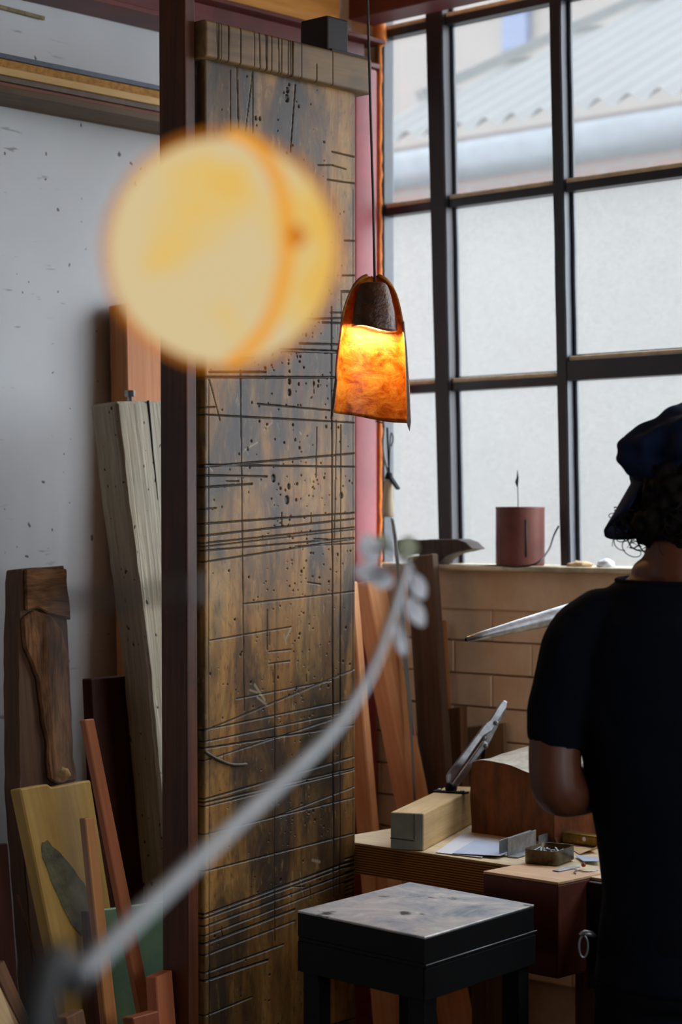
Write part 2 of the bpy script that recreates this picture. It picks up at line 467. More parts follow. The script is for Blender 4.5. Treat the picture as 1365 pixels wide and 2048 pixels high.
# wall core below, above and right of the window
ww = struct(box('wall_window', (0, 0.0, 0), (5.2, .14, Z_BOT - .012), M['mortar'], bev=0))
struct(box('wall_window_head', (0, 0.0, Z_TOP), (5.2, .14, 3.25), M['dark_room'], bev=0))
struct(box('wall_window_end', (3.75, 0.0, Z_BOT - .012), (5.2, .14, Z_TOP), M['dark_room'], bev=0))
struct(box('wall_window_corner', (0, 0.0, Z_BOT - .012), (x_left - .012, .036, Z_TOP), M['brick_paint'], bev=0))
# painted bricks below the sill
ch = 0.0785
zc = Z_BOT - .105
bme = None
rows = 0
while zc > .5:
    off = 0.0 if rows % 2 == 0 else -.118
    x = off
    while x < 1.75:
        a = max(x, 0.002); b = x + .2342
        if b - a > .05:
            bm = bmesh.new(); bm_box(bm, (0, 0, 0), (b - a, .024, ch - .0035), .003)
            w = random.uniform(-.002, .002)
            ob = mk('brick', from_bm(bm), Matrix.Translation(((a + b) / 2, -.0085 + w * .6, zc - ch / 2)) @ Matrix.Rotation(random.uniform(-.006, .006), 4, 'Y'), ww, M['brick_paint'])
        x += .236
    zc -= ch; rows += 1
box('sill_course', (0, -.03, Z_BOT - .108), (3.8, .005, Z_BOT - .0135), M['brick_paint'], ww, .004)

win = struct(thing('window_1', (1.8, 0, Z_BOT)))
def vbar(xl, xr, z0, z1, mat, depth=.036, name='mullion', y0=0.0):
    bm = bmesh.new()
    # xl/xr: (x at z1, x at z0)
    v = [bm.verts.new(p) for p in [(xl[1], y0, z0), (xr[1], y0, z0), (xr[1], y0 + depth, z0), (xl[1], y0 + depth, z0),
                                   (xl[0], y0, z1), (xr[0], y0, z1), (xr[0], y0 + depth, z1), (xl[0], y0 + depth, z1)]]
    for f in ((0, 1, 5, 4), (1, 2, 6, 5), (2, 3, 7, 6), (3, 0, 4, 7), (0, 3, 2, 1), (4, 5, 6, 7)): bm.faces.new([v[i] for i in f])
    bmesh.ops.subdivide_edges(bm, edges=[e for e in bm.edges if abs(e.verts[0].co.z - e.verts[1].co.z) > .5], cuts=40)
    for q in bm.verts:
        nn = mnoise.noise_vector(q.co * 9); q.co.x += nn.x * .0012
    bmesh.ops.bevel(bm, geom=[e for e in bm.edges if abs((e.verts[0].co - e.verts[1].co).normalized().z) > .9 and e.calc_face_angle(0) > 1], offset=.0025, segments=2, affect='EDGES')
    return mk(name, from_bm(bm), None, win, mat)
cols = [([x_left - .012] * 2, [x_left] * 2), (m1l, m1r), (m2l, m2r)]
nx = m2l[1]
while nx < 3.4:
    nx += pitch
    cols.append(([nx] * 2, [nx + (.06 if len(cols) % 2 else .032)] * 2))
for i, (a, b) in enumerate(cols):
    vbar(a, b, Z_BOT, Z_TOP, M['frame_brown'] if i == 1 else M['frame'], depth=.04, y0=-.004 if i == 1 else 0)
    if i > 0:  # slim inner leaf on the glass side of each mullion
        vbar([b[0], b[1]], [b[0] + .008, b[1] + .008], Z_BOT, Z_TOP, M['frame'], depth=.012, name='glazing_bar', y0=.026)
zs = [Z_TOP] + zr + [Z_BOT]
for i in range(len(cols) - 1):
    xl = cols[i][1]; xr = cols[i + 1][0]
    def xat(pair, z): return pair[1] + (pair[0] - pair[1]) * (z - Z_BOT) / (Z_TOP - Z_BOT)
    for j, z in enumerate(zr):
        heavy = (i >= 2 and j == 2)
        h = .046 if heavy else .02
        za = z + (.022 if heavy else 0)
        box('transom', (xat(xl, za) - .002, .002 if heavy else .006, za - h / 2), (xat(xr, za) + .002, .04, za + h / 2), M['frame'], win, .002)
        box('putty_bead', (xat(xl, za), .008, za + h / 2), (xat(xr, za), .03, za + h / 2 + .011), M['putty'], win, .003)
        box('glazing_line', (xat(xl, za), .030, za + h / 2 + .011), (xat(xr, za), .04, za + h / 2 + .016), M['frame'], win, .001)
    for j in range(4):
        z1, z0 = zs[j], zs[j + 1]
        bm = bmesh.new()
        q = [(xat(xl, z0), PANE_Y, z0), (xat(xr, z0), PANE_Y, z0), (xat(xr, z1), PANE_Y, z1), (xat(xl, z1), PANE_Y, z1)]
        bm.faces.new([bm.verts.new(p) for p in q])
        me = bpy.data.meshes.new('pane'); bm.to_mesh(me); bm.free()
        mk('pane', me, None, win, M['clear'] if j < 2 else M['frosted'])
        WMp = None
box('sill_board', (onY(763, 600, -.10).x + .004, -.105, Z_BOT - .013), (3.78, .04, Z_BOT), M['sill'], win, .006)
# added unseen window in the right wall, brightening panel, planks and bricks
added_win = struct(thing('added_window', (5.26, (RWY0 + RWY1) / 2, RWZ0)))
for i in range(4):
    y_ = RWY0 + (RWY1 - RWY0) * i / 3
    box('mullion', (5.24, y_ - .02, RWZ0), (5.28, y_ + .02, RWZ1), M['frame'], added_win, .002)
for i in range(5):
    z_ = RWZ0 + (RWZ1 - RWZ0) * i / 4
    box('transom', (5.24, RWY0, z_ - .012), (5.28, RWY1, z_ + .012), M['frame'], added_win, .002)
for i in range(3):
    for j in range(4):
        ya_, yb_ = RWY0 + (RWY1 - RWY0) * i / 3, RWY0 + (RWY1 - RWY0) * (i + 1) / 3
        za_, zb_ = RWZ0 + (RWZ1 - RWZ0) * j / 4, RWZ0 + (RWZ1 - RWZ0) * (j + 1) / 4
        bm = bmesh.new(); bm.faces.new([bm.verts.new(p) for p in ((5.27, ya_, za_), (5.27, yb_, za_), (5.27, yb_, zb_), (5.27, ya_, zb_))])
        me = bpy.data.meshes.new('pane'); bm.to_mesh(me); bm.free()
        mk('pane', me, None, added_win, M['frosted'])
# lumpy orange foam sealing the left edge of the window
bm = bmesh.new()
pth = []; rad = []
n = 120
for i in range(n + 1):
    z = Z_BOT + (2.86 - Z_BOT) * i / n
    pth.append((mnoise.noise(Vector((0, 0, z * 30))) * .003, -.004, z - Z_BOT)); rad.append(.0055 + .003 * mnoise.noise(Vector((5, 1, z * 45))) + (.011 if abs(z - onY(758, 72, 0).z) < .03 else 0))
bm_tube(bm, pth, rad, 10)
mk('foam_strip', from_bm(bm, True), Matrix.Translation((x_left - .006, -.004, Z_BOT)), win, M['foam'])

# ------------------------------------------------------------------ outside
YB = 3.2
ez = onY(1130, 232, YB).z            # eaves height
BRZ = onY(1000, 388, YB).z            # brickwork above, painted render below
tw = NT('pale_brick_wall')
br = tw.n('ShaderNodeTexBrick'); br.inputs['Scale'].default_value = 1.0
br.inputs['Brick Width'].default_value = .24; br.inputs['Row Height'].default_value = .08; br.inputs['Mortar Size'].default_value = .01
br.inputs['Color1'].default_value = lin((122, 86, 74)); br.inputs['Color2'].default_value = lin((108, 87, 81)); br.inputs['Mortar'].default_value = lin((113, 102, 97))
mp = tw.n('ShaderNodeMapping'); mp.inputs['Rotation'].default_value = (math.pi / 2, 0, 0); tw.l(tw.tc(), mp.inputs[0]); tw.l(mp.outputs[0], br.inputs[0])
M['out_brick'] = tw.done(tw.pbsdf(br.outputs[0], .8, spec=.1))
M['out_pink'] = plain('pale_pink_render', (96, 87, 80), .8, var=.04, scale=3)
M['out_roof'] = plain('pale_corrugated_roof', (80, 80, 78), .7, var=.06, scale=2, spec=.2)
M['out_glass'] = plain('blue_shutter', (52, 66, 98), .5, var=.15, scale=6)
M['out_ground'] = plain('alley_ground', (104, 102, 100), .8, var=.1)
struct(box('alley_ground', (-14, .2, -.1), (12, 22, 0), M['out_ground'], bev=0))
bld = thing('neighbour_building', (-1, YB, 0), 'pale brick building with corrugated roof seen through upper window panes', 'building')
box('wall', (-9, YB, BRZ), (1.15, YB + .2, ez - .02), M['out_brick'], bld, 0)
box('rendered_wall', (-9, YB - .01, 0), (1.15, YB + .2, BRZ), plain('pale_grey_render', (93, 90, 86), .8, var=.03, scale=3), bld, 0)
# roof: corrugated sheet rising away from the eaves; its far edge is cut on the diagonal
rise = .52
rpl = (Vector((0, -rise, 1)).normalized(), Vector((0, YB - .12, ez)))
xs_ = np.arange(-7.0, 1.3, .02)
ca = onPl(840, 212, rpl); cb = onPl(1180, 60, rpl)
bm = bmesh.new(); prev = None
for x in xs_:
    ylim = ca.y + (cb.y - ca.y) * (x - ca.x) / (cb.x - ca.x)
    ylim = max(YB - .1, min(ylim, 14))
    w = .022 * math.sin(x * 2 * math.pi / .15)
    cur = [bm.verts.new((x, y, ez + (y - YB + .12) * rise + w)) for y in (YB - .12, (YB - .12 + ylim) / 2, ylim)]
    if prev:
        for k in range(2): bm.faces.new((prev[k], cur[k], cur[k + 1], prev[k + 1]))
    prev = cur
mk('roof_sheet', from_bm(bm, True), None, bld, M['out_roof'])
bar('verge_flashing', ca + Vector((0, 0, .05)), cb + (cb - ca) * 1.2 + Vector((0, 0, .05)), .07, .05, plain('grey_flashing', (56, 58, 56), .6), bld)
box('fascia', (-7, YB - .03, ez - .1), (1.3, YB + .02, ez - .035), plain('white_fascia', (109, 108, 106), .6), bld, 0)
bm = bmesh.new(); bm_tube(bm, [(-7, 0, 0), (1.3, 0, 0)], .085, 16)
mk('gutter', from_bm(bm, True), Matrix.Translation((0, YB - .11, ez - .15)), bld, M['pipe_grey'])
bl2 = thing('far_building', (-6, 9.6, 0), 'pale pink rendered building rising behind the corrugated roof', 'building')
box('wall', (-16, 9.6, 0), (-1.5, 9.9, 9.5), M['out_pink'], bl2, 0)
pa = onY(1012, 20, 9.58); pb = onY(1062, 95, 9.58)
box('window', (pa.x, 9.52, pb.z), (pb.x, 9.6, pa.z + .3), M['out_glass'], bl2, .01)

# ------------------------------------------------------------------ beams and post in the corner
zb0 = onX(320, 26, .10).z
st = tag(thing('steel_beam', (.05, -1.5, zb0)), 'dark red painted steel beam running along the top of the white wall', 'beam')
box('web', (.012, -5.5, zb0), (.09, -.05, zb0 + .05), M['red_beam'], st, .003)
box('flange', (.0, -5.5, zb0 - .012), (.115, -.02, zb0), M['red_beam'], st, .002)
box('flange', (.0, -5.5, zb0 + .05), (.125, -.01, zb0 + .06), M['red_beam'], st, .002)
ob = box('timber_plate', (.01, -5.5, zb0 + .061), (.11, -.16, zb0 + .30), M['ochre_beam'], bev=.004)
tag(ob, 'ochre timber beam resting on the red steel beam by the wall', 'beam')
ob = box('timber_joist', (.112, -.50, zb0 + .31), (5.1, -.36, zb0 + .5), M['ochre_beam'], bev=.004)
tag(ob, 'ochre ceiling joist crossing above the top of the scarred panel', 'beam')
lz = onY(790, 24, -.13).z
ob = box('window_lintel', (.126, -.15, lz), (5.1, -.06, lz + .05), M['red_beam'], bev=.003)
tag(ob, 'dark red steel lintel along the top of the window', 'beam')
ob = box('lintel_timber', (.126, -.16, lz + .051), (5.1, -.05, lz + .2), M['ochre_beam'], bev=.003)
tag(ob, 'ochre timber lying on the red lintel over the window', 'beam')
# red post
pr = onY(758, 600, -.03).x
bm = bmesh.new(); bm_box(bm, (0, 0, 0), (pr - .004, .09, zb0 - .014), .012, 4)
ob = mk('red_post', from_bm(bm, True), Matrix.Translation((pr / 2 + .002, -.075, (zb0 - .014) / 2)), None, M['red_paint'])
tag(ob, 'dark red painted steel post in the corner beside the window', 'post')

# ================================================================== SCARRED PANEL AND POST
XB = onX(410, 1000, 0).x
XB = P(410, 1000, 3.82).x
yl = onX(410, 1000, XB).y; yr = onX(712, 1000, XB).y
def relief(name, x, y0, y1, z0, z1, sy, sz, lines, dots, thick, mat, parent, scuffs=(), deep=.0035):
    ny = max(2, int((y1 - y0) / sy)); nz_ = max(2, int((z1 - z0) / sz))
    Y = np.linspace(y0, y1, ny + 1); Z = np.linspace(z0, z1, nz_ + 1)
    YY, ZZ = np.meshgrid(Y, Z, indexing='ij')
    dep = np.zeros_like(YY); scar = np.zeros_like(YY); scf = np.zeros_like(YY)
    ppm = FPX / 3.95
    def seg_dist(a, b):
        dy, dz = b.y - a.y, b.z - a.z; L = dy * dy + dz * dz + 1e-12
        t = np.clip(((YY - a.y) * dy + (ZZ - a.z) * dz) / L, 0, 1)
        return np.hypot((YY - a.y - t * dy) / .68, ZZ - a.z - t * dz)
    for (ax_, ay_, bx_, by_, w) in lines:
        a = onX(ax_, ay_, x); b = onX(bx_, by_, x)
        hw = w * .8 / ppm / 2
        d = seg_dist(a, b)
        m = np.clip((hw + .0008 - d) / .0010, 0, 1)
        dep = np.maximum(dep, m * (deep * (.6 + w * .12))); scar = np.maximum(scar, m)
    for (y_, z_, r_, k_) in dots:
        d = np.hypot(YY - y_, (ZZ - z_) / k_)
        m = np.clip((r_ + .0008 - d) / .0014, 0, 1)
        dep = np.maximum(dep, m * .003); scar = np.maximum(scar, m)
    for (ax_, ay_, bx_, by_, w) in scuffs:
        a = onX(ax_, ay_, x); b = onX(bx_, by_, x)
        d = seg_dist(a, b); m = np.clip((w / ppm / 2 + .0015 - d) / .003, 0, 1); scf = np.maximum(scf, m * .8)
    # worn edges
    e = np.minimum(np.minimum(YY - y0, y1 - YY), np.minimum(ZZ - z0, z1 - ZZ))
    dep += np.clip(.004 - e, 0, .004) ** 2 / .004 * .8
    co = np.stack([x - dep, YY, ZZ], -1).reshape(-1, 3)
    idx = np.arange((ny + 1) * (nz_ + 1)).reshape(ny + 1, nz_ + 1)
    fq = np.stack([idx[:-1, :-1], idx[1:, :-1], idx[1:, 1:], idx[:-1, 1:]], -1).reshape(-1, 4)
    base = co.shape[0]
    loop = np.concatenate([idx[:, 0], idx[-1, 1:], idx[-2::-1, -1], idx[0, -2:0:-1]])
    bk = co[loop].copy(); bk[:, 0] = x - thick
    nb = len(loop)
    sq = np.stack([loop, base + np.arange(nb), base + (np.arange(nb) + 1) % nb, np.roll(loop, -1)], -1)
    verts = np.concatenate([co, bk]); faces = np.concatenate([fq, sq])
    # centre
    org = Vector((x, (y0 + y1) / 2, z0)); verts = verts - np.array(org)
    me = bpy.data.meshes.new(name)
    nf = len(faces)
    me.vertices.add(len(verts)); me.vertices.foreach_set('co', verts.astype(np.float32).ravel())
    me.loops.add(nf * 4 + nb); me.polygons.add(nf + 1)
    li = np.concatenate([faces.ravel(), (base + np.arange(nb))[::-1]])
    me.loops.foreach_set('vertex_index', li.astype(np.int32))
    me.polygons.foreach_set('loop_start', np.concatenate([np.arange(nf) * 4, [nf * 4]]).astype(np.int32))
    me.polygons.foreach_set('loop_total', np.concatenate([np.full(nf, 4), [nb]]).astype(np.int32))
    for nm, arr in (('scar', scar), ('scuff', scf)):
        at = me.attributes.new(nm, 'FLOAT', 'POINT')
        at.data.foreach_set('value', np.concatenate([arr.ravel(), np.zeros(nb)]).astype(np.float32))
    me.update(); me.validate()
    return mk(name, me, Matrix.Translation(org), parent, mat)
L = [(403,754,673,755,4),(418,744,532,744,3),(405,815,431,814,2),(405,829,710,846,2.5),(515,808,661,821,2.5),(405,934,710,907,3),(405,930,710,934,3),
(405,951,534,953,3),(405,975,505,968,3),(405,1019,433,1016,2),(405,1048,710,1026,3),(405,1072,710,1038,3),(405,1087,710,1055,2.5),(405,1094,710,1059,2),
(405,1102,710,1076,2.5),(591,1093,710,1087,2),(405,1125,710,1078,2.5),(488,1208,710,1183,2),(420,1281,582,1254,2),(481,741,489,1421,2.5),(663,615,668,1795,5),
(673,841,669,1080,2),(682,850,680,1787,3),(417,759,419,2048,1.6),(634,855,632,955,2),(706,380,706,1750,1.6),(419,760,440,840,2),(535,1219,535,1300,2),
(550,1328,550,1881,2.5),(538,1304,582,1299,2),(538,1328,580,1322,2),(473,1398,666,1361,2),(409,1462,711,1338,2.5),(409,1460,709,1398,2.2),(409,1484,709,1421,2),
(409,1497,709,1450,3),(409,1522,709,1425,2),(409,1599,711,1513,3),(409,1606,711,1536,3),(409,1614,711,1540,2),(409,1670,551,1634,2),(551,1634,711,1573,2),
(551,1634,711,1595,2),(409,1743,709,1667,2.5),(409,1830,711,1719,4),(409,1838,711,1727,3),(409,1854,711,1741,3),(409,1873,711,1756,2),(409,1889,590,1819,4),
(409,1912,590,1842,2.5),(409,1947,567,1889,3),(409,1963,536,1920,4),(409,2033,505,1994,2.5),(474,128,477,256,3),(506,140,506,265,2),(506,140,491,262,1.6),
(591,169,581,303,2.5),(461,140,461,262,1.4),(664,303,710,314,2.5),(666,331,692,338,2),(655,359,710,367,2.5),(689,481,710,482,2.5),(685,551,710,551,2.5),
(683,583,708,583,4),(661,625,696,626,2),(645,645,693,647,3),(599,687,680,689,3),(560,700,678,704,7),(683,587,682,660,2),(520,640,700,636,2.5),(560,380,559,690,2)]
for k in range(9):
    y_ = 1716 + k * 9
    L.append((690, y_ + random.uniform(-2, 2) + 4, 712, y_ - 4, random.uniform(2, 4)))
for k in range(22):   # short stray chops
    x_ = random.uniform(420, 690); y_ = random.uniform(180, 1950); a_ = random.choice([0.0, 1.57, .15, 1.5]); l_ = random.uniform(8, 34)
    L.append((x_, y_, x_ + l_ * math.cos(a_), y_ + l_ * math.sin(a_), random.uniform(1.2, 2.2)))
D = []
for k in range(520):
    y_ = random.uniform(yl + .01, yr - .008); z_ = random.uniform(.55, 2.4)
    if random.random() < .5:   # clusters
        y_ = yl + .12 + random.gauss(.14, .07); z_ = random.choice([1.88, 1.62, 1.2, 1.45, 1.0]) + random.gauss(0, .06)
        if not (yl + .01 < y_ < yr - .01): continue
    D.append((y_, z_, random.choice([.0006, .0008, .001, .0012, .0018]), random.uniform(.8, 1.6)))
for (x_, y_, r_) in ((547, 957, .008), (578, 973, .006), (574, 1000, .009), (579, 763, .006), (579, 785, .007), (683, 991, .007), (574, 196, .008), (575, 180, .006), (512, 236, .004), (520, 237, .004), (562, 1760, .004)):
    p = onX(x_, y_, XB); D.append((p.y, p.z, r_ * .6, 1.5))
SC = [(582, 1258, 572, 1278, 6), (568, 1270, 573, 1288, 4), (528, 860, 545, 845, 3), (545, 845, 542, 825, 3), (490, 900, 515, 885, 3), (510, 1370, 530, 1400, 7), (515, 1395, 535, 1410, 5), (500, 1380, 515, 1385, 4),
      (585, 1745, 584, 1775, 2.5), (601, 1745, 607, 1793, 2.5), (578, 1785, 581, 1818, 3), (625, 1720, 640, 1724, 6), (420, 935, 425, 942, 3), (535, 1005, 540, 1030, 1.5), (600, 865, 603, 868, 4)]
panel = tag(thing('scarred_panel', (XB, (yl + yr) / 2, 0)), 'tall scarred wooden bench top stood on end, covered in saw cuts', 'wooden panel')
cz1 = onX(412, 113, XB + .02).z; cz2 = onX(412, 38, XB + .02).z
zsplit = onX(560, 2046, XB).z - .03
relief('board', XB, yl, yr, zsplit, cz1 + .03, .0016, .0011, L, D, .045, M['scarred'], panel, SC)
box('board_foot', (XB - .045, yl, 0), (XB, yr, zsplit), M['scarred'], panel, 0)
LC = []
ctop = lambda px: 38 + (px - 412) * .203
for px, w in ((434, 2), (438, 3), (443, 2), (458, 5), (482, 2.5), (509, 3), (519, 3.5), (532, 4.5), (535, 2), (544, 2), (557, 2.5), (564, 2), (577, 2), (581, 2), (586, 8), (604, 2), (666, 2.5)):
    LC.append((px, ctop(px) - 3, px + random.uniform(-1, 2), ctop(px) + 82, w))
LC.append((634, ctop(634) + 45, 634, ctop(634) + 85, 2.5))
ycl = onX(412, 75, XB + .02).y; ycr = onX(745, 140, XB + .02).y
capo = relief('end_cap', XB + .02, ycl, ycr, cz1, cz2, .0014, .0022, LC, [], .075, M['capwood'], panel, deep=.004)
box('tenon', (XB - .035, ycr - .11, cz2), (XB + .012, ycr + .0, cz2 + .006), M['block_dark'], panel, .001)
# curved gouge near the foot of the panel
tube('gouge', smooth_path([onX(410, 1503, XB + .001), onX(435, 1518, XB + .003), onX(465, 1529, XB + .003), onX(495, 1528, XB + .001)]), [.001] + [.003] * 17 + [.0015], plain('grey_brown_root', (92, 80, 62), .6, var=.3, scale=60), panel)
# dark block on top
b0 = onZ(612, 88, cz2); 
yb0 = onX(655, 85, XB + .0).y
ob = box('wood_block', (XB - .075, yb0 - .0, cz2 + .006), (XB + .0, yb0 + .062, cz2 + .074), M['block_dark'], bev=.004)
tag(ob, 'small black stained wood block sitting on top of the scarred panel', 'wood block')
# post beside the panel
xc1 = XB - .014
pc = onX(388, 1000, xc1)
xc0 = onY(322, 1000, pc.y).x
pz0 = Vector((0, 0, 1))
py1 = min(yl, ycl) - .002
pc.y = py1 - .026
xc1 = min(onY(387, 1000, pc.y).x, XB - .002); xc0 = onY(321, 1000, pc.y).x
bm = bmesh.new(); bm_box(bm, (0, 0, 0), (xc1 - xc0, py1 - pc.y, 3.24), .003)
# slight lean of the post, as in the photo
for v in bm.verts: v.co.x += -(v.co.z) * .006
ob = mk('timber_post', from_bm(bm), Matrix.Translation(((xc0 + xc1) / 2, (pc.y + py1) / 2, 1.62)), None, M['column'])
tag(ob, 'dark reddish brown timber post standing against the scarred panel edge', 'post')

# ================================================================== LEFT WALL: stored boards, stick
def stored(name, x0, x1, z0, z1, mat, label):
    o = box(name, (x0, -3.3, z0), (x1, -.35, z1), mat, bev=.001)
    return tag(o, label, 'board', 'boards stored on the wall brackets')
zt = [onX(0, y, .12).z for y in (108, 117, 134, 149, 160, 170, 184)]
stored('steel_angle', .03, .128, zt[1], zt[0] + .001, plain('grey_metal_strip', (86, 90, 100), .5, .5, scale=30), 'thin grey metal strip, topmost of the boards stored on the wall')
stored('chipboard_length', .004, .122, zt[2], zt[1], plain('ochre_chipboard', (206, 146, 66), .8, var=.25, scale=90, bump=.5), 'ochre chipboard length stored second from the top on the wall')
stored('pale_board', .004, .126, zt[3], zt[2], wood('pale_ochre', (202, 160, 96), (226, 188, 126), (20, 2, 20)), 'pale yellow board stored third from the top on the wall')
stored('grey_board', .004, .118, zt[4], zt[3], plain('grey_brown_board', (120, 100, 88), .7, scale=20), 'grey brown board stored below the pale yellow board on the wall')
stored('red_board', .004, .11, zt[5], zt[4], wood('red_brown_board', (120, 66, 44), (150, 90, 62), (20, 2, 20)), 'reddish board stored second from the bottom on the wall')
stored('brown_board', .004, .122, zt[6], zt[5], wood('dark_brown_board', (72, 52, 34), (110, 84, 52), (20, 2, 20)), 'dark brown board, lowest of the boards stored on the wall')
for yy, wh in ((-.55, 'nearest the window'), (-2.6, 'farthest from the window')):
    bkt = tag(thing('wall_bracket', (0, yy, zt[6])), 'steel bracket under the stored boards, the one ' + wh, 'bracket', 'wall brackets')
    box('arm', (0, yy - .012, zt[6] - .012), (.12, yy + .012, zt[6] - .0005), M['iron'], bkt, .001)
    box('upright', (0, yy - .012, zt[6] - .14), (.01, yy + .012, zt[6] - .012), M['iron'], bkt, .001)
sa = onX(-60, -2, .008); sb = onX(88, 37, .008)
ob = bar('thin_stick', sa, sb, .008, .008, plain('brass_stick', (150, 130, 84), .5, .2, var=.3, scale=60), ref=(1, 0, 0))
tag(ob, 'thin brass coloured stick fixed high on the white wall', 'stick')

# ================================================================== LEFT: leaning timber
def leaning(name, pxs, pl, thick, mat, label, cat='board', floor=None, group='timber leaning by the white wall', **kw):
    pts = [onPl(x, y, pl) for x, y in pxs]
    if floor:
        for i, j in floor: pts[i] = to_floor(pts[j], pts[i], .0)
    o = slab(name, pts, thick, mat, **kw)
    if label: tag(o, label, cat, group)
    return o
# orange board behind the weathered beam
pl_ = planeX(300, 610, .075, .035)
leaning('orange_board', [(252, 607), (420, 585), (470, 2400), (290, 2400)], pl_, .058, M['orange_wood'], 'smooth orange timber board standing behind the weathered grey beam', floor=[(2, 1), (3, 0)])
# weathered beam (parts: beam body and bolt)
pl_ = planeX(232, 803, .30, .05)
tB = thing('weathered_beam', onPl(232, 803, pl_) - Vector((0, 0, 2)), 'big weathered grey timber beam with a bolt in its top end', 'beam')
bpts = [(232, 803), (385, 800), (385 + 190, 2540), (262 + 160, 2540), (331, 1720), (312, 1500), (296, 1320), (272, 1130), (252, 980), (240, 870)]
pts = [onPl(x, y, pl_) for x, y in bpts]; pts[2] = to_floor(pts[1], pts[2]); pts[3] = to_floor(pts[4], pts[3])
bm_axis = pts[4] - pts[0]
slab('beam', pts, .085, M['weathered'], tB, bev=.006, rough=.0025, step=.03, axis=bm_axis, seed=3)
bp = onPl(279, 803, pl_) - pl_[0] * .03
lathe('bolt', [(.0055, -.02), (.0055, .012), (.0056, .0125), (.0115, .013), (.0115, .024), (.0095, .026)], Matrix.Translation(bp), M['steel'], tB, 6, False)
tube('drying_split', [onPl(296, 801, pl_) + pl_[0] * .0005, onPl(301, 850, pl_) + pl_[0] * .0005, onPl(306, 905, pl_) + pl_[0] * .0005, onPl(316, 1000, pl_)+ pl_[0] * .0005], [.003, .0022, .0016, .0004], M['blackcord'], tB, 6)
# bark slab
pl_ = planeX(80, 1135, .20, .07)
bs = leaning('bark_slab', [(42, 1137), (129, 1132), (134, 1230), (140, 1330), (146, 1480), (152, 1600), (230, 2540), (110, 2540), (40, 1600), (36, 1300)], pl_, .05, M['slab_brown'], 'rough brown slab with bark leaning at the far left of the white wall', floor=[(6, 5), (7, 8)], rough=.003, step=.025, seed=5)
pts = [onPl(x, y, pl_) + pl_[0] * .012 for x, y in [(40, 1235), (62, 1222), (95, 1228), (118, 1260), (130, 1330), (138, 1480), (150, 1560), (120, 1568), (92, 1560), (84, 1480), (74, 1400), (60, 1330), (44, 1300)]]
slab('bark', pts, .012, M['bark'], bs, bev=.005, rough=.006, step=.012, seed=8)
pts = [onPl(x, y, pl_) + pl_[0] * .010 for x, y in [(46, 1140), (128, 1136), (132, 1190), (136, 1240), (110, 1232), (70, 1216), (48, 1222)]]
slab('bark', pts, .010, M['bark'], bs, bev=.004, rough=.004, step=.012, seed=9)
# loose chip on the yellow slab
# dark red board behind
pl_ = planeX(210, 1355, .24, .05)
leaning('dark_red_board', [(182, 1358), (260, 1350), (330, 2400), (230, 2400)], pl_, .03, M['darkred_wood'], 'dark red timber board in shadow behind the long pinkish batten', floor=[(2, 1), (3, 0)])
# yellow slab with grey green inclusion
pl_ = planeX(100, 1570, .36, .13)
ys = leaning('yellow_slab', [(40, 1578), (96, 1568), (104, 1575), (150, 1566), (182, 1560), (300, 2300), (190, 2300)], pl_, .034, M['yellow_wood'], 'yellow timber slab with a grey green bark patch leaning at lower left', floor=[(5, 4), (6, 0)], bev=.003)
pts = [onPl(x, y, pl_) + pl_[0] * .0012 for x, y in [(84, 1684), (94, 1678), (106, 1694), (124, 1712), (146, 1738), (164, 1762), (178, 1792), (190, 1826), (194, 1856), (186, 1880), (164, 1866), (142, 1846), (122, 1808), (108, 1774), (96, 1742), (86, 1712)]]
slab('bark_inclusion', pts, .001, M['green_stain'], ys, bev=0, rough=.006, step=.006, seed=2)
pc_ = onPl(136, 1552, pl_)
bm = bmesh.new(); bmesh.ops.create_icosphere(bm, subdivisions=3, radius=.013)
for v in bm.verts: v.co *= 1 + .35 * mnoise.noise(v.co * 120 + Vector((3, 3, 3)))
ob = mk('fungus_lump', from_bm(bm), Matrix.Translation(pc_ + Vector((-.012, 0, .004))), None, plain('yellow_fungus', (190, 150, 70), .9, scale=60))
tag(ob, 'small yellow lump lying on the top edge of the yellow slab', 'lump')
# green board
pl_ = planeX(260, 1812, .44, .10)
gb = leaning('green_board', [(200, 1820), (345, 1801), (400, 2400), (230, 2400)], pl_, .016, M['green_board'], 'green painted board leaning low beside the dark post', floor=[(2, 1), (3, 0)])
pts = [onPl(x, y, pl_) + pl_[0] * .004 for x, y in [(171, 1823), (191, 1821), (228, 2300), (205, 2300)]]
pts[2] = to_floor(pts[1], pts[2]); pts[3] = to_floor(pts[0], pts[3])
slab('edge_strip', pts, .02, M['darkred_wood'], gb)
# battens
pl_ = planeX(180, 1438, .53, .09)
leaning('long_batten', [(170, 1440), (189, 1437), (330, 2140), (305, 2140)], pl_, .018, M['batten'], 'long thin pinkish batten, the taller of the two leaning in front of the green board', floor=[(2, 1), (3, 0)])
pl_ = planeX(180, 1636, .64, .09)
leaning('short_batten', [(170, 1637), (189, 1634), (237, 2048), (212, 2048)], pl_, .018, M['batten2'], 'short tan batten with a pale edge leaning over the yellow slab', floor=[(2, 1), (3, 0)])
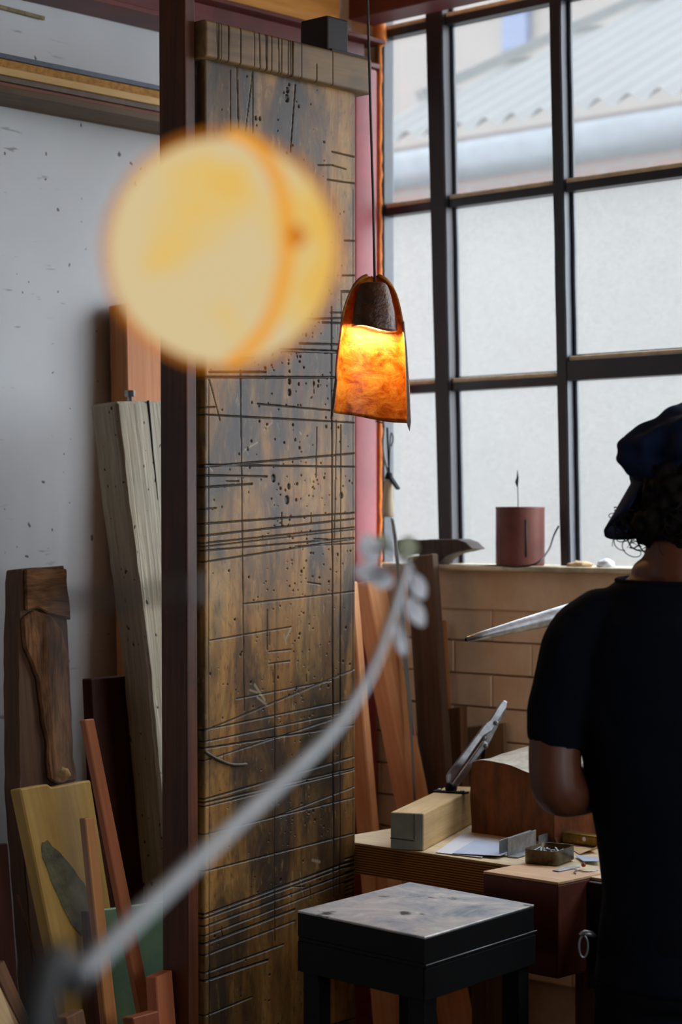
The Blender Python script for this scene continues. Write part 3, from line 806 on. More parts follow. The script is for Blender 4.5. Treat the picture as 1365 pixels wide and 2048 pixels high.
# low offcuts
pl_ = planeX(320, 1950, .70, .12)
leaning('pink_offcut', [(312, 1955), (345, 1940), (372, 2300), (332, 2300)], pl_, .03, M['batten'], 'pinkish offcut at the foot of the dark post beside the green board', floor=[(2, 1), (3, 0)])
pl_ = planeX(290, 2030, .80, .12)
leaning('reddish_offcut', [(266, 2036), (318, 2022), (350, 2300), (300, 2300)], pl_, .03, wood('reddish_offcut', (120, 58, 32), (150, 80, 48)), 'short reddish offcut, lowest piece at the foot of the long batten', floor=[(2, 1), (3, 0)])
pl_ = planeX(150, 2030, .78, .12)
leaning('brown_offcut', [(132, 2036), (168, 2018), (215, 2300), (175, 2300)], pl_, .03, M['brown_wood'], 'brown offcut peeking in at the bottom below the short batten', floor=[(2, 1), (3, 0)])
pl_ = planeX(5, 1925, .62, .12)
leaning('tan_offcut', [(-12, 1940), (9, 1920), (64, 2048), (38, 2048)], pl_, .022, M['brown_wood'], 'brown board end with pale edge in the bottom left corner', floor=[(2, 1), (3, 0)])
pl_ = planeX(5, 1985, .72, .12)
leaning('pale_offcut', [(-30, 1990), (-2, 1975), (26, 2048), (2, 2048)], pl_, .022, M['pale_wood'], 'pale whitish board end in the extreme bottom left corner', floor=[(2, 1), (3, 0)])
pl_ = planeX(10, 1690, .26, .12)
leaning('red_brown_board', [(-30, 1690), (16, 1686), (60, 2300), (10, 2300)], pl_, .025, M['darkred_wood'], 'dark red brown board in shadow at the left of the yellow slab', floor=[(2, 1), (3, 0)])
pl_ = planeX(38, 1790, .30, .11)
leaning('thin_stick', [(34, 1790), (38, 1789), (120, 2060), (115, 2060)], pl_, .005, M['brown_wood'], 'very thin brown stick leaning left of the yellow slab', 'stick', floor=[(2, 1), (3, 0)])

# ================================================================== CORNER: leaning planks
G = 'planks leaning in the window corner'
pl_ = planeX(750, 1158, .27, .25)
leaning('fir_plank', [(734, 1160), (771, 1156), (912, 1850), (870, 1850)], pl_, .05, M['plank_orange'], 'wide orange fir plank leaning in the corner under the red post', group=G, floor=[(2, 1), (3, 0)], bev=.003)
pl_ = planeX(714, 1170, .36, .12)
leaning('narrow_plank', [(703, 1165), (717, 1162), (772, 1790), (756, 1790)], pl_, .05, M['plank_orange'], 'narrow orange plank right beside the edge of the scarred panel', group=G, floor=[(2, 1), (3, 0)], bev=.003)
pl_ = planeY(840, 1110, -.132, .012)
leaning('brown_plank', [(812, 1114), (864, 1107), (905, 1700), (848, 1700)], pl_, .025, M['plank_brown'], 'grey brown plank leaning on the window sill behind the fir plank', group=G, floor=[(2, 1), (3, 0)], bev=.003)
pl_ = planeY(884, 1240, -.044, .0)
leaning('ochre_strip', [(876, 1245), (887, 1240), (905, 1600), (892, 1600)], pl_, .015, M['batten2'], 'thin ochre strip against the painted bricks beside the brown plank', group=G, floor=[(2, 1), (3, 0)])
pl_ = planeY(905, 1415, -.088, .0)
leaning('dark_batten', [(894, 1418), (922, 1413), (930, 1700), (902, 1700)], pl_, .025, M['brown_wood'], 'dark brown batten standing behind the metal lever by the bricks', group=G, floor=[(2, 1), (3, 0)])
pl_ = planeY(970, 1450, -.042, .0)
leaning('brown_card', [(932, 1455), (1008, 1446), (1015, 1700), (940, 1700)], pl_, .012, wood('brown_hardboard', (110, 82, 54), (140, 108, 74)), 'brown hardboard offcut against the bricks behind the red block', group=G, floor=[(2, 1), (3, 0)])
# under the bench / behind the stand
pl_ = planeX(800, 1900, .80, .10)
pl_ = planeY(1006, 1900, -.52, .03)
leaning('red_board', [(965, 1880), (1046, 1880), (1046, 2200), (970, 2200)], pl_, .02, wood('red_board_grain', (120, 50, 28), (150, 70, 40)), 'reddish board standing under the bench behind the steel stand', group=G, floor=[(2, 1), (3, 0)])
pl_ = planeX(770, 1830, .50, .1)
leaning('low_plank', [(770, 1700), (800, 1695), (850, 2300), (812, 2300)], pl_, .03, M['plank_orange'], 'short orange plank standing below the bench behind the steel stand', group=G, floor=[(2, 1), (3, 0)])

# ================================================================== SILL THINGS
# red-brown tin with a wire sprig
tp = onY(1041, 1131, -.052); tp.z = SILL_Z
ppm_ = FPX / (tp - C).dot(F)
rt = 49 / ppm_; th = 117 / ppm_
tn = thing('red_tin', tp, 'red brown cylindrical tin with a thin wire sprig standing on the sill', 'tin')
lathe('body', [(rt * .97, 0), (rt, .004), (rt, th - .006), (rt * 1.015, th - .003), (rt * 1.0, th), (rt * .9, th), (rt * .88, th - .006)], Matrix.Translation(tp), M['redtin'], tn, 32)
wtop = tp + Vector((-.006, 0, th))
tube('wire', [wtop + Vector((0, 0, -.004)), wtop + Vector((-.001, 0, .05)), wtop + Vector((-.002, 0, .085))], .0011, M['blackcord'], tn, 6)
tube('bud', [wtop + Vector((-.002, 0, .046)), wtop + Vector((-.004, 0, .058)), wtop + Vector((-.001, 0, .068)), wtop + Vector((-.002, 0, .085))], [.001, .0045, .003, .0006], M['blackcord'], tn, 6)
tube('side_rod', [tp + Vector((rt * .80, -rt * .62, .02)), tp + Vector((rt * .79, -rt * .62, th - .03))], .002, M['blackcord'], tn, 6)
# cable on the sill up to the mullion
cb_ = [onY(868, 1127, -.085), onY(905, 1130, -.09), onY(960, 1131, -.098), onY(1000, 1131, -.102), onY(1040, 1133, -.111), onY(1075, 1126, -.108), onY(1098, 1100, -.06), onY(1108, 1072, -.02), onY(1118, 1052, -.004)]
ob = tube('sill_cable', smooth_path(cb_), .0022, M['blackcord']); tag(ob, 'black cable lying along the sill in front of the red tin', 'cable')
# dark wedge
pl_ = planeY(870, 1100, -.085, 0)
pts = [onPl(x, y, pl_) for x, y in [(792, 1081), (845, 1079), (914, 1078), (930, 1085), (946, 1099), (915, 1104), (893, 1112), (872, 1130), (842, 1130), (838, 1108), (800, 1106)]]
ob = slab('old_wood_offcut', pts, .05, wood('old_dark_wood', (46, 38, 34), (84, 72, 64), (3, 30, 30), .8), rough=.002, step=.012, seed=4)
tag(ob, 'dark old wedge shaped wood offcut lying on the left end of the sill', 'offcut')
# debris on the sill at the right
for i, (x0_, y0_, w_, h_, lab) in enumerate(((1160, 1132, .032, .010, 'small curled pale scrap on the sill left of the person'), (1212, 1130, .02, .014, 'small grey rag scrap on the sill beside the person shoulder'))):
    p = onY(x0_, y0_, -.06); p.z = SILL_Z
    bm = bmesh.new(); bmesh.ops.create_icosphere(bm, subdivisions=3, radius=1)
    for v in bm.verts:
        v.co = Vector((v.co.x * w_, v.co.y * .02, max(v.co.z, -.3) * h_)) * (1 + .35 * mnoise.noise(v.co * 2.2 + Vector((i * 5, 0, 0))))
    ob = mk('scrap', from_bm(bm, True), Matrix.Translation(p + Vector((0, 0, h_ * .3))), None, M['paper'] if i else M['pale_wood'])
    tag(ob, lab, 'scrap')
# hanging iron tool with wooden handle
hy = -.155
ht = thing('soldering_iron', onY(777, 990, hy), 'hand tool with pale wooden handle hanging by grey cord from red post', 'tool')
h0 = onY(778, 958, hy); h1 = onY(776, 1034, hy)
tube('handle', [h0, h0.lerp(h1, .15), h0.lerp(h1, .5), h0.lerp(h1, .85), h0.lerp(h1, .97), h1], [.009, .0105, .0118, .0145, .013, .008], wood('pale_handle', (170, 148, 120), (200, 182, 154)), ht, 16)
tube('ferrule', [onY(779, 945, hy), h0], [.007, .0105], M['iron'], ht, 12)
bar('hook_plate', onY(782, 955, hy), onY(797, 978, hy), .012, .006, M['iron'], ht)
tube('shaft', smooth_path([onY(778, 948, hy), onY(770, 918, hy), onY(767, 888, hy), onY(769, 855, hy)]), .003, M['greycord'], ht, 8)
tube('shaft', smooth_path([onY(779, 948, hy), onY(777, 905, hy), onY(775, 855, hy)]), .0025, M['iron'], ht, 8)
tube('wire_loop', smooth_path([onY(779, 940, hy), onY(781, 880, hy), onY(784, 866, hy), onY(787, 878, hy), onY(783, 893, hy)]), .0016, M['blackcord'], ht, 6)
tube('cord', smooth_path([onY(784, 1036, -.16), onY(790, 1080, -.165), onY(799, 1180, -.17), onY(808, 1300, -.19), onY(822, 1450, -.22), onY(830, 1600, -.25)]), .003, M['greycord'], ht, 8)
tube('cord', smooth_path([onY(787, 1038, -.16), onY(795, 1090, -.165), onY(804, 1200, -.17), onY(814, 1320, -.19), onY(828, 1470, -.22)]), .0022, M['greycord'], ht, 8)
tube('hanger', smooth_path([onY(769, 856, hy), onY(766, 846, hy + .02), onY(752, 842, -.118)]), .002, M['iron'], ht, 6)

# ================================================================== BENCH
BZ = .90
YF_ = max(onZ(712, 1690, BZ).y, yr + .004)
xbl = onZ(745, 1663, BZ).x
bt = thing('workbench', (1.6, -.55, 0), 'plywood topped workbench along the window wall in front of the person', 'workbench')
box('bench_edge', (xbl, YF_, BZ - .062), (3.2, -.26, BZ - .004), M['ply'], bt, .001)
box('bench_top', (xbl, YF_, BZ - .004), (3.2, -.26, BZ), M['benchtop'], bt, .001)
for lx in (xbl + .35, 3.1):
    for ly in (YF_ + .12, -.32):
        box('leg', (lx - .04, ly - .04, 0), (lx + .04, ly + .04, BZ - .062), M['brown_wood'], bt, .003)
box('back_rail', (xbl + .3, -.34, .3), (3.1, -.30, .42), M['brown_wood'], bt, .003)
ja = onZ(1004, 1738, BZ)
xj = ja.x; yj = onZ(1012, 1745, BZ).y - .03
xj2 = onY(1117, 1760, yj).x
box('front_jaw', (xj, yj, BZ - .17), (xj2, YF_ - .0005, BZ - .002), M['jaw'], bt, .003)
box('jaw_trim', (xj, yj, BZ - .002), (xj2, YF_ + .03, BZ + .003), wood('pale_trim', (196, 150, 110), (222, 186, 150), (2, 30, 30)), bt, .001)
box('drawer_front', (xj2 + .001, YF_ - .014, BZ - .2), (xj2 + .9, YF_ - .0005, BZ - .006), M['block_dark'], bt, .003)
box('lower_shelf', (xj, YF_ + .06, .34), (3.05, -.35, .37), M['darkred_wood'], bt, .002)
# cream timber with grey painted end
BT_ = BZ + .0005
e_bl = onZ(784, 1697, BT_); e_br = onZ(848, 1702, BT_)
Lg = onZ(935, 1654, BT_) - e_br; Lg.z = 0; Lg.normalize()
Wd = Vector((Lg.y, -Lg.x, 0)); 
if Wd.dot(e_br - e_bl) < 0: Wd = -Wd
wdt = abs((e_br - e_bl).dot(Wd)); hgt = 75 / (FPX / (e_br - C).dot(F))
LEN = .42
tt = thing('cream_timber', (e_bl + e_br) / 2, 'squared cream timber with a grey painted end lying on the bench', 'timber')
tc_ = e_br - Wd * (wdt / 2) + Lg * (LEN / 2) + Vector((0, 0, hgt / 2))
obox('body', tc_, (Wd, Vector((0, 0, 1)), Wd.cross(Vector((0, 0, 1)))), (wdt, hgt, LEN), M['timber_pale'], tt, .003)
ec = tc_ - Lg * (LEN / 2 + .0006)
obox('painted_end', ec, (Wd, Vector((0, 0, 1)), Wd.cross(Vector((0, 0, 1)))), (wdt - .003, hgt - .003, .0012), M['greyend'], tt, .0003)
for a_, b_ in (((.22, .5), (.22, -.2)), ((-.5, -.2), (.22, -.24))):
    q0 = ec - Lg * .0009 + Wd * (a_[0] * wdt) + Vector((0, 0, a_[1] * hgt * .97)); q1 = ec - Lg * .0009 + Wd * (b_[0] * wdt) + Vector((0, 0, b_[1] * hgt))
    tube('marking_line', [q0, q1], .0009, M['blackcord'], tt, 5)
# metal lever standing on the timber
TZ = BT_ + hgt
lv0 = onZ(903, 1584, TZ)
ppl = FPX / (lv0 - C).dot(F)
lever = thing('metal_lever', lv0, 'folding steel lever stay screwed upright on the cream timber', 'lever')
def lp(px, py, dd=0): return P(px, py, (lv0 - C).dot(F) + dd)
ba = onZ(869, 1582, TZ + .002); bb = onZ(936, 1586, TZ + .002)
bar('base_plate', ba, bb, .018, .004, M['iron'], lever, ref=(0, 0, 1))
for q in (.16, .84):
    lathe('screw', [(.004, 0), (.005, .002), (.003, .004)], Matrix.Translation(ba.lerp(bb, q) + Vector((0, 0, .002))), M['steel'], lever, 10)
lathe('knuckle', [(.0095, -.009), (.011, -.004), (.011, .004), (.0095, .009)], Matrix.Translation(lv0 + Vector((0, 0, .009))) @ Matrix.Rotation(math.pi / 2, 4, 'X'), M['iron'], lever, 16)
bar('lower_arm', lp(905, 1578), lp(972, 1484, .03), .013, .013, M['steel'], lever, ref=F, bev=.003)
slab('upper_arm', [lp(893, 1553, -.01), lp(897, 1545, -.01), (lp(972, 1446, .02)), lp(981, 1440, .02), lp(1003, 1404, .03), lp(1010, 1400, .03), lp(1018, 1404, .03), lp(1016, 1414, .03), lp(985, 1462, .02), lp(968, 1472, .015), lp(903, 1566, -.01), lp(894, 1566, -.01)], .008, M['steel'], lever, bev=.002)
slab('back_plate', [lp(982, 1442, .033), lp(1014, 1418, .04), lp(985, 1478, .035), lp(972, 1500, .035), lp(966, 1492, .035)], .006, M['steel'], lever, bev=.002)
for q in ((994, 1446), (973, 1492), (970, 1476)):
    lathe('rivet', [(.0045, -.012), (.0052, .002), (.003, .006)], frame(lp(*q, .02), R, Vector((0, 0, 1)), -F), M['steel'], lever, 10)
bar('stay', lp(968, 1490, .03), lp(966, 1520, .03), .008, .005, M['iron'], lever, ref=F)
# red wood block
s_l = onZ(946, 1664, BT_); s_r = onZ(1113, 1688, BT_)
sx0, sx1 = s_l.x, s_r.x; sy0 = (s_l.y + s_r.y) / 2
zt_ = BT_ + 137 / (FPX / (s_l - C).dot(F))
bm = bmesh.new()
nx_, ny_ = 16, 12
blk = thing('red_wood_block', ((sx0 + sx1) / 2, sy0 + .1, BT_), 'heavy red wood block with pale sawn top on the bench by the person arm', 'wood block')
def blkpt(u, v, w):
    x = sx0 + (sx1 - sx0) * u; y = sy0 + .19 * v; z = BT_ + (zt_ - BT_) * w
    nn = mnoise.noise_vector(Vector((x * 14, y * 14, z * 14)))
    if w > .02: x += nn.x * .005; y += nn.y * .006
    if w > .95: z += .010 * math.sin(u * 5.5) * (1 - u * .3) + nn.z * .006 + .02 * v
    if u > .98: x -= .012 * w
    return (x, y, z)
def shell(fn, a, b):
    g = [[bm.verts.new(fn(i / a, j / b)) for j in range(b + 1)] for i in range(a + 1)]
    fs = []
    for i in range(a):
        for j in range(b): fs.append(bm.faces.new((g[i][j], g[i + 1][j], g[i + 1][j + 1], g[i][j + 1])))
    return fs
shell(lambda a, b: blkpt(a, 0, b), 16, 12); shell(lambda a, b: blkpt(a, 1, b), 16, 12)
shell(lambda a, b: blkpt(0, a, b), 12, 12); shell(lambda a, b: blkpt(1, a, b), 12, 12); shell(lambda a, b: blkpt(a, b, 0), 16, 12)
shell(lambda a, b: blkpt(a, b, .985), 16, 12)
bmesh.ops.remove_doubles(bm, verts=bm.verts[:], dist=.0008)
mk('body', from_bm(bm), None, blk, M['redstump'])
bm = bmesh.new()
top = shell(lambda a, b: Vector(blkpt(a, b, 1.0)) + Vector((0, 0, .001)), 16, 12)
mk('sawn_top', from_bm(bm), None, blk, M['stump_top'])
# papers
def sheet(name, pxs, z, mat, label, curl=.006, cat='paper'):
    q = [onZ(x, y, z) for x, y in pxs]
    bm = bmesh.new(); n = 10; gs = []
    for dz in (.0016, .0008):
        g = [[None] * (n + 1) for _ in range(n + 1)]
        for i in range(n + 1):
            for j in range(n + 1):
                a, b = i / n, j / n
                p = q[0].lerp(q[1], a).lerp(q[3].lerp(q[2], a), b)
                p.z += curl * (max(0, b - .6) / .4) ** 2 * a + dz
                g[i][j] = bm.verts.new(p - q[0])
        gs.append(g)
    t_, b_ = gs
    for i in range(n):
        for j in range(n):
            bm.faces.new((t_[i][j], t_[i + 1][j], t_[i + 1][j + 1], t_[i][j + 1])); bm.faces.new((b_[i][j + 1], b_[i + 1][j + 1], b_[i + 1][j], b_[i][j]))
        for e in (0, n):
            bm.faces.new((t_[i][e], t_[i + 1][e], b_[i + 1][e], b_[i][e])); bm.faces.new((t_[e][i], t_[e][i + 1], b_[e][i + 1], b_[e][i]))
    o = mk(name, from_bm(bm, False), Matrix.Translation(q[0]), None, mat)
    return tag(o, label, cat)
sheet('paper_sheet', [(926, 1668), (1012, 1682), (964, 1717), (872, 1706)], BT_, M['paper'], 'white paper sheet lying on the bench in front of the red block', .0008)
sheet('blue_sheet', [(950, 1682), (1035, 1694), (1000, 1716), (905, 1708)], BT_ + .0022, M['bluepaper'], 'pale blue tinted sheet lying over the white paper on the bench', .003)
sheet('paper_scrap', [(1150, 1711), (1196, 1716), (1200, 1728), (1168, 1724)], BZ + .0035, M['bluepaper'], 'small pale paper scrap on the bench right of the open tin', .004)
sheet('card_scrap', [(1135, 1694), (1172, 1696), (1196, 1706), (1160, 1710)], BT_, M['pale_wood'], 'folded tan card on the bench behind the open tin', .012, 'card')
# aluminium angle pieces
def angle_piece(name, a, b, h, mat, label, w=.022, th_=.0025):
    a = Vector(a); b = Vector(b); d = (b - a).normalized(); s = Vector((-d.y, d.x, 0)); 
    if s.dot(C - a) > 0: s = -s
    t = thing(name, (a + b) / 2, label, 'metal offcut', 'aluminium angle offcuts')
    c = (a + b) / 2
    obox('upright_flange', c + Vector((0, 0, h / 2 + .0002)), (d, s, Vector((0, 0, 1))), ((b - a).length, th_, h), mat, t, .0006)
    obox('flat_flange', c + s * -(w / 2) + Vector((0, 0, th_ / 2 + .0002)), (d, s, Vector((0, 0, 1))), ((b - a).length, w, th_), mat, t, .0006)
angle_piece('angle_offcut', onZ(1016, 1715, BT_), onZ(1072, 1697, BT_), .037, M['alu'], 'taller grey aluminium angle offcut standing beside the open tin')
angle_piece('angle_offcut', onZ(1000, 1712, BT_), onZ(1062, 1690, BT_), .030, M['alu'], 'left grey aluminium angle offcut overlapping the paper on the bench', .018)
angle_piece('angle_offcut', onZ(1078, 1692, BT_), onZ(1100, 1684, BT_), .02, M['alu'], 'shortest grey aluminium angle offcut partly hidden behind the open tin', .01)
# tin box with type
tnA = onZ(1040, 1738, BZ + .0035); tnB = onZ(1101, 1743, BZ + .0035); tnC = onZ(1160, 1722, BZ + .0035)
ppt = FPX / (tnB - C).dot(F)
ux = (tnC - tnB); ux.z = 0; lx_ = ux.length; ux.normalize(); uy = Vector((-ux.y, ux.x, 0))
wy_ = .068; lx_ = .098; hz_ = .027
tinb = thing('open_tin', tnB, 'open rectangular worn tin filled with small metal pieces on the bench', 'tin')
tcn = onZ(1100, 1722, BZ + .0035)
def rrect(l, w, r, n=6):
    o = []
    for cx_, cy_, a0 in ((l / 2 - r, w / 2 - r, 0), (-l / 2 + r, w / 2 - r, 90), (-l / 2 + r, -w / 2 + r, 180), (l / 2 - r, -w / 2 + r, 270)):
        for k in range(n + 1):
            a = math.radians(a0 + 90 * k / n); o.append((cx_ + r * math.cos(a), cy_ + r * math.sin(a)))
    return o
def loftrings(bm, rings, cap0=True, cap1=True):
    vv = [[bm.verts.new(p) for p in r] for r in rings]
    for a, b in zip(vv, vv[1:]):
        for k in range(len(a)): bm.faces.new((a[k], a[(k + 1) % len(a)], b[(k + 1) % len(a)], b[k]))
    if cap0: bm.faces.new(vv[0][::-1])
    if cap1: bm.faces.new(vv[-1])
tinM = frame(tcn, ux, uy, Vector((0, 0, 1)))
bm = bmesh.new()
R_ = lambda d, z: [(x, y, z) for x, y in rrect(lx_ - d, wy_ - d, .016 - d / 2)]
loftrings(bm, [R_(.002, 0), R_(0, .002), R_(0, hz_ - .002), R_(-.0015, hz_ - .001), R_(-.0005, hz_), R_(.002, hz_ - .0005), R_(.002, .004)])
mk('box', from_bm(bm, True), tinM, tinb, M['tin'])
mk_dark = plain('dark_filling', (30, 30, 32), .7)
bm = bmesh.new(); loftrings(bm, [R_(.003, .0045), R_(.003, .013)]); mk('filling', from_bm(bm), tinM, tinb, mk_dark)
for k in range(34):
    x_ = random.uniform(-lx_ * .40, lx_ * .40); y_ = random.uniform(-wy_ * .36, wy_ * .36); a_ = random.gauss(.2, .35)
    l_ = random.choice([.008, .010, .014, .02]) if k > 2 else .045
    o_ = obox('metal_slug', tinM @ Vector((x_ * (.6 if k < 3 else 1), y_, .0145 + random.uniform(0, .003) + (.004 if k < 3 else 0))), tuple((tinM.to_3x3() @ Vector(v)) for v in ((math.cos(a_), math.sin(a_), 0), (-math.sin(a_), math.cos(a_), 0), (0, 0, 1))), (l_, .0035, .004), M['alu'], tinb, .0004)
# little things at the bench edge
p = onZ(1168, 1734, BZ + .0035)
bm = bmesh.new(); bmesh.ops.create_icosphere(bm, subdivisions=2, radius=.0045)
ob = mk('red_crumb', from_bm(bm, True), Matrix.Translation(p + Vector((0, 0, .004))), None, plain('red_crumb', (150, 60, 34), .5)); tag(ob, 'tiny red crumb on the bench edge right of the open tin', 'crumb')
ob = tube('wire_hook', smooth_path([onZ(x, y, BZ + .005) for x, y in ((1152, 1747), (1150, 1743), (1158, 1740), (1172, 1743), (1196, 1741))]), .0013, M['steel']); tag(ob, 'thin bent steel wire lying on the bench front edge', 'wire')
ob = bar('flat_shim', onZ(1112, 1742, BZ + .0045), onZ(1155, 1733, BZ + .0045), .016, .002, M['alu']); tag(ob, 'flat grey shim sticking out from under the open tin', 'shim')
bz_ = thing('brass_gauge', onZ(1170, 1680, BT_), 'dark brass fitting lying beside the red block near the person', 'fitting')
obox('plate', onZ(1172, 1690, BT_) + Vector((0, 0, .012)), (Vector((1, 0, 0)), Vector((0, 1, 0)), Vector((0, 0, 1))), (.10, .03, .022), M['brass'], bz_, .004)
lathe('knob', [(.005, 0), (.006, .004), (.003, .008)], frame(onZ(1182, 1690, BT_) + Vector((0, -.016, .014)), Vector((1, 0, 0)), Vector((0, 0, 1)), Vector((0, -1, 0))), M['paper'], bz_, 12)

# tapered stake held on a stand behind the person
sk = thing('tapered_stake', P(1290, 1500, 3.85), 'tapered steel stake pointing left past the person shoulder', 'stake')
s0 = P(933, 1279, 3.72); s1 = P(1270, 1192, 3.92)
ax_ = s1 - s0
tube('horn', [s0, s0 + ax_ * .004, s0 + ax_ * .12, s0 + ax_ * .3, s0 + ax_ * .5, s0 + ax_ * .75, s1], [.0040, .0058, .0085, .0125, .0165, .02, .021], M['steel'], sk, 20)
lathe('tip_plug', [(.0028, 0), (.0028, .0008)], frame(s0 - ax_.normalized() * .0007, *axes_from(-ax_, (0, 0, 1))), M['iron'], sk, 12)
sb_ = Vector((s1.x, s1.y, BZ + .001))
bar('stem', sb_, s1 + Vector((0, 0, .01)), .03, .03, M['iron'], sk, ref=(0, 1, 0))
box('stem_foot', (sb_.x - .035, sb_.y - .035, BZ + .0005), (sb_.x + .035, sb_.y + .035, BZ + .03), M['iron'], sk)

# ================================================================== STEEL STAND
SZ = .87
qa = onZ(595, 1822, SZ); qb = onZ(820, 1763, SZ); qc = onZ(1070, 1810, SZ); qd = onZ(850, 1873, SZ)
sc_ = (qa + qb + qc + qd) / 4
u1 = ((qd - qa) + (qc - qb)); u1.z = 0; l1 = u1.length / 2; u1.normalize()
u2 = ((qb - qa) + (qc - qd)); u2.z = 0; l2 = u2.length / 2; u2.normalize()
u2p = Vector((-u1.y, u1.x, 0)); 
std = thing('steel_stand', (sc_.x, sc_.y, 0), 'black steel stand with scuffed grey metal plate top before the scarred panel', 'stand')
rp = lambda a, b, z: sc_ * 1 + u1 * (a * l1 / 2) + u2 * (b * l2 / 2) + Vector((0, 0, z - SZ))
def sheared(name, a0, a1, b0, b1, z0, z1, mat, bev=.002):
    bm = bmesh.new(); v = []
    for z in (z0, z1):
        for a, b in ((a0, b0), (a1, b0), (a1, b1), (a0, b1)):
            p = u1 * (a * l1 / 2) + u2 * (b * l2 / 2); v.append(bm.verts.new((p.x, p.y, z)))
    for f in ((0, 1, 2, 3), (4, 7, 6, 5), (0, 4, 5, 1), (1, 5, 6, 2), (2, 6, 7, 3), (3, 7, 4, 0)): bm.faces.new([v[i] for i in f])
    if bev: bmesh.ops.bevel(bm, geom=bm.edges[:], offset=bev, segments=1, affect='EDGES')
    return mk(name, from_bm(bm), Matrix.Translation((sc_.x, sc_.y, 0)), std, mat)
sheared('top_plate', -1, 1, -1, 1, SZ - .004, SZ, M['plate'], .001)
sheared('top_block', -.998, .998, -.998, .998, SZ - .045, SZ - .004, M['iron'], .001)
sheared('frame_rim', -.985, 1.02, -1.0, 1.02, SZ - .052, SZ - .0455, M['iron'], .001)
for nm, (a0, a1, b0, b1) in (('apron', (-.97, .97, -1, -.96)), ('apron', (-.97, .97, .96, 1)), ('apron', (-1, -.97, -1, 1)), ('apron', (.98, 1.015, -1, 1.01))):
    sheared(nm, a0, a1, b0, b1, SZ - .105, SZ - .0525, M['iron'], .001)
for sa_ in (-1, 1):
    for sb2 in (-1, 1):
        a0, a1 = sorted((sa_ * .96, sa_ * .70)); b0, b1 = sorted((sb2 * .95, sb2 * .74))
        sheared('leg', a0, a1, b0, b1, 0, SZ - .0526, M['iron'], .002)
tube('edge_highlight', [rp(1.022, -1, SZ - .0456), rp(1.022, 1.02, SZ - .0456)], .0009, M['alu'], std, 6)  # pale strip imitates the highlight along the frame edge

# ================================================================== PENDANT LAMP
LD = 3.72
lc = P(742, 700, LD); lpx = FPX / LD
lamp = thing('pendant_lamp', lc, 'amber bell shaped pendant lamp with dark hood hanging before the window', 'pendant lamp', 'glowing pendant lamps')
def amber():
    t = NT('amber_resin_shell')
    a = t.noise(28, (1, 1, 1.6), detail=7, rough=.7, dist=.5)
    col = t.ramp(a, [(.30, lin((92, 38, 6))), (.45, lin((180, 96, 17))), (.62, lin((206, 146, 62)))])
    b = t.noise(16, detail=5, off=(2, 5, 7))
    col = t.mix(t.ramp(b, [(.64, BW(0)), (.70, BW(.8))]), col, lin((96, 34, 6)))
    df = t.n('ShaderNodeBsdfDiffuse'); t.l(col, df.inputs[0])
    tl = t.n('ShaderNodeBsdfTranslucent'); t.l(col, tl.inputs[0])
    nb = t.bump(a, .6, .004); t.l(nb, df.inputs['Normal'])
    mx = t.n('ShaderNodeMixShader'); mx.inputs[0].default_value = .3
    t.l(df.outputs[0], mx.inputs[1]); t.l(tl.outputs[0], mx.inputs[2])
    gl = t.n('ShaderNodeBsdfGlossy'); gl.inputs['Roughness'].default_value = .35; gl.inputs[0].default_value = (1, .9, .7, 1); t.l(nb, gl.inputs['Normal'])
    m2 = t.n('ShaderNodeMixShader'); m2.inputs[0].default_value = .05
    t.l(mx.outputs[0], m2.inputs[1]); t.l(gl.outputs[0], m2.inputs[2])
    return t.done(m2)
M['amber'] = amber()
M['shell_out'] = plain('grey_brown_shell', (150, 138, 128), .6, var=.2, scale=30, bump=.4)
M['hood'] = plain('dark_hammered_hood', (92, 62, 44), .34, .35, var=.3, scale=30, bump=1.6, bscale=70)
# lamp frame: x to the right of the view, y away from the camera
LMf = frame(lc, R, F, Vector((0, 0, 1)))
def lz_(py): return (700 - py) / lpx
prof = [(552, 10), (560, 24), (580, 40), (610, 51), (650, 59), (700, 65), (750, 69), (800, 72), (835, 74)]
NA = 40
bm = bmesh.new(); rin = []; rout = []
cxo = lambda py: (742 + (py - 552) * -.008 + 4 - 742) / lpx
for (py, r) in smooth_path([Vector((a, b, 0)) for a, b in prof], 3) and [(v.x, v.y) for v in smooth_path([Vector((a, b, 0)) for a, b in prof], 3)]:
    ri, ro = [], []
    for k in range(NA + 1):
        a = math.radians(-100 + 200 * k / NA)         # 0 = away from the camera
        rr = r / lpx * (1 + .03 * mnoise.noise(Vector((math.sin(a) * 2, math.cos(a) * 2, py * .02))))
        zz = lz_(py)
        if py > 800: zz += -.011 * (py - 800) / 35 * (math.sin(a) * 1.0 + .08 * math.sin(a * 4))   # uneven lower rim
        if py < 575: zz += .006 * mnoise.noise(Vector((a * 3, 1, 2)))
        x = cxo(py) + rr * math.sin(a); y = rr * math.cos(a) * .8
        ri.append(bm.verts.new((x, y, zz)))
        th2 = .0045
        ro.append(bm.verts.new((x + th2 * math.sin(a), y + th2 * math.cos(a), zz)))
    rin.append(ri); rout.append(ro)
fi, fo = [], []
for i in range(len(rin) - 1):
    for k in range(NA):
        f = bm.faces.new((rin[i][k], rin[i][k + 1], rin[i + 1][k + 1], rin[i + 1][k])); f.material_index = 0
        f = bm.faces.new((rout[i][k + 1], rout[i][k], rout[i + 1][k], rout[i + 1][k + 1])); f.material_index = 1
    for k in (0, NA):
        f = bm.faces.new((rin[i][k], rin[i + 1][k], rout[i + 1][k], rout[i][k])); f.material_index = 1
for i in (0, len(rin) - 1):
    for k in range(NA):
        f = bm.faces.new((rin[i][k], rin[i][k + 1], rout[i][k + 1], rout[i][k])); f.material_index = 1
me = from_bm(bm, True)
sh_ = mk('shell', me, LMf, lamp, M['amber']); me.materials.append(M['shell_out'])
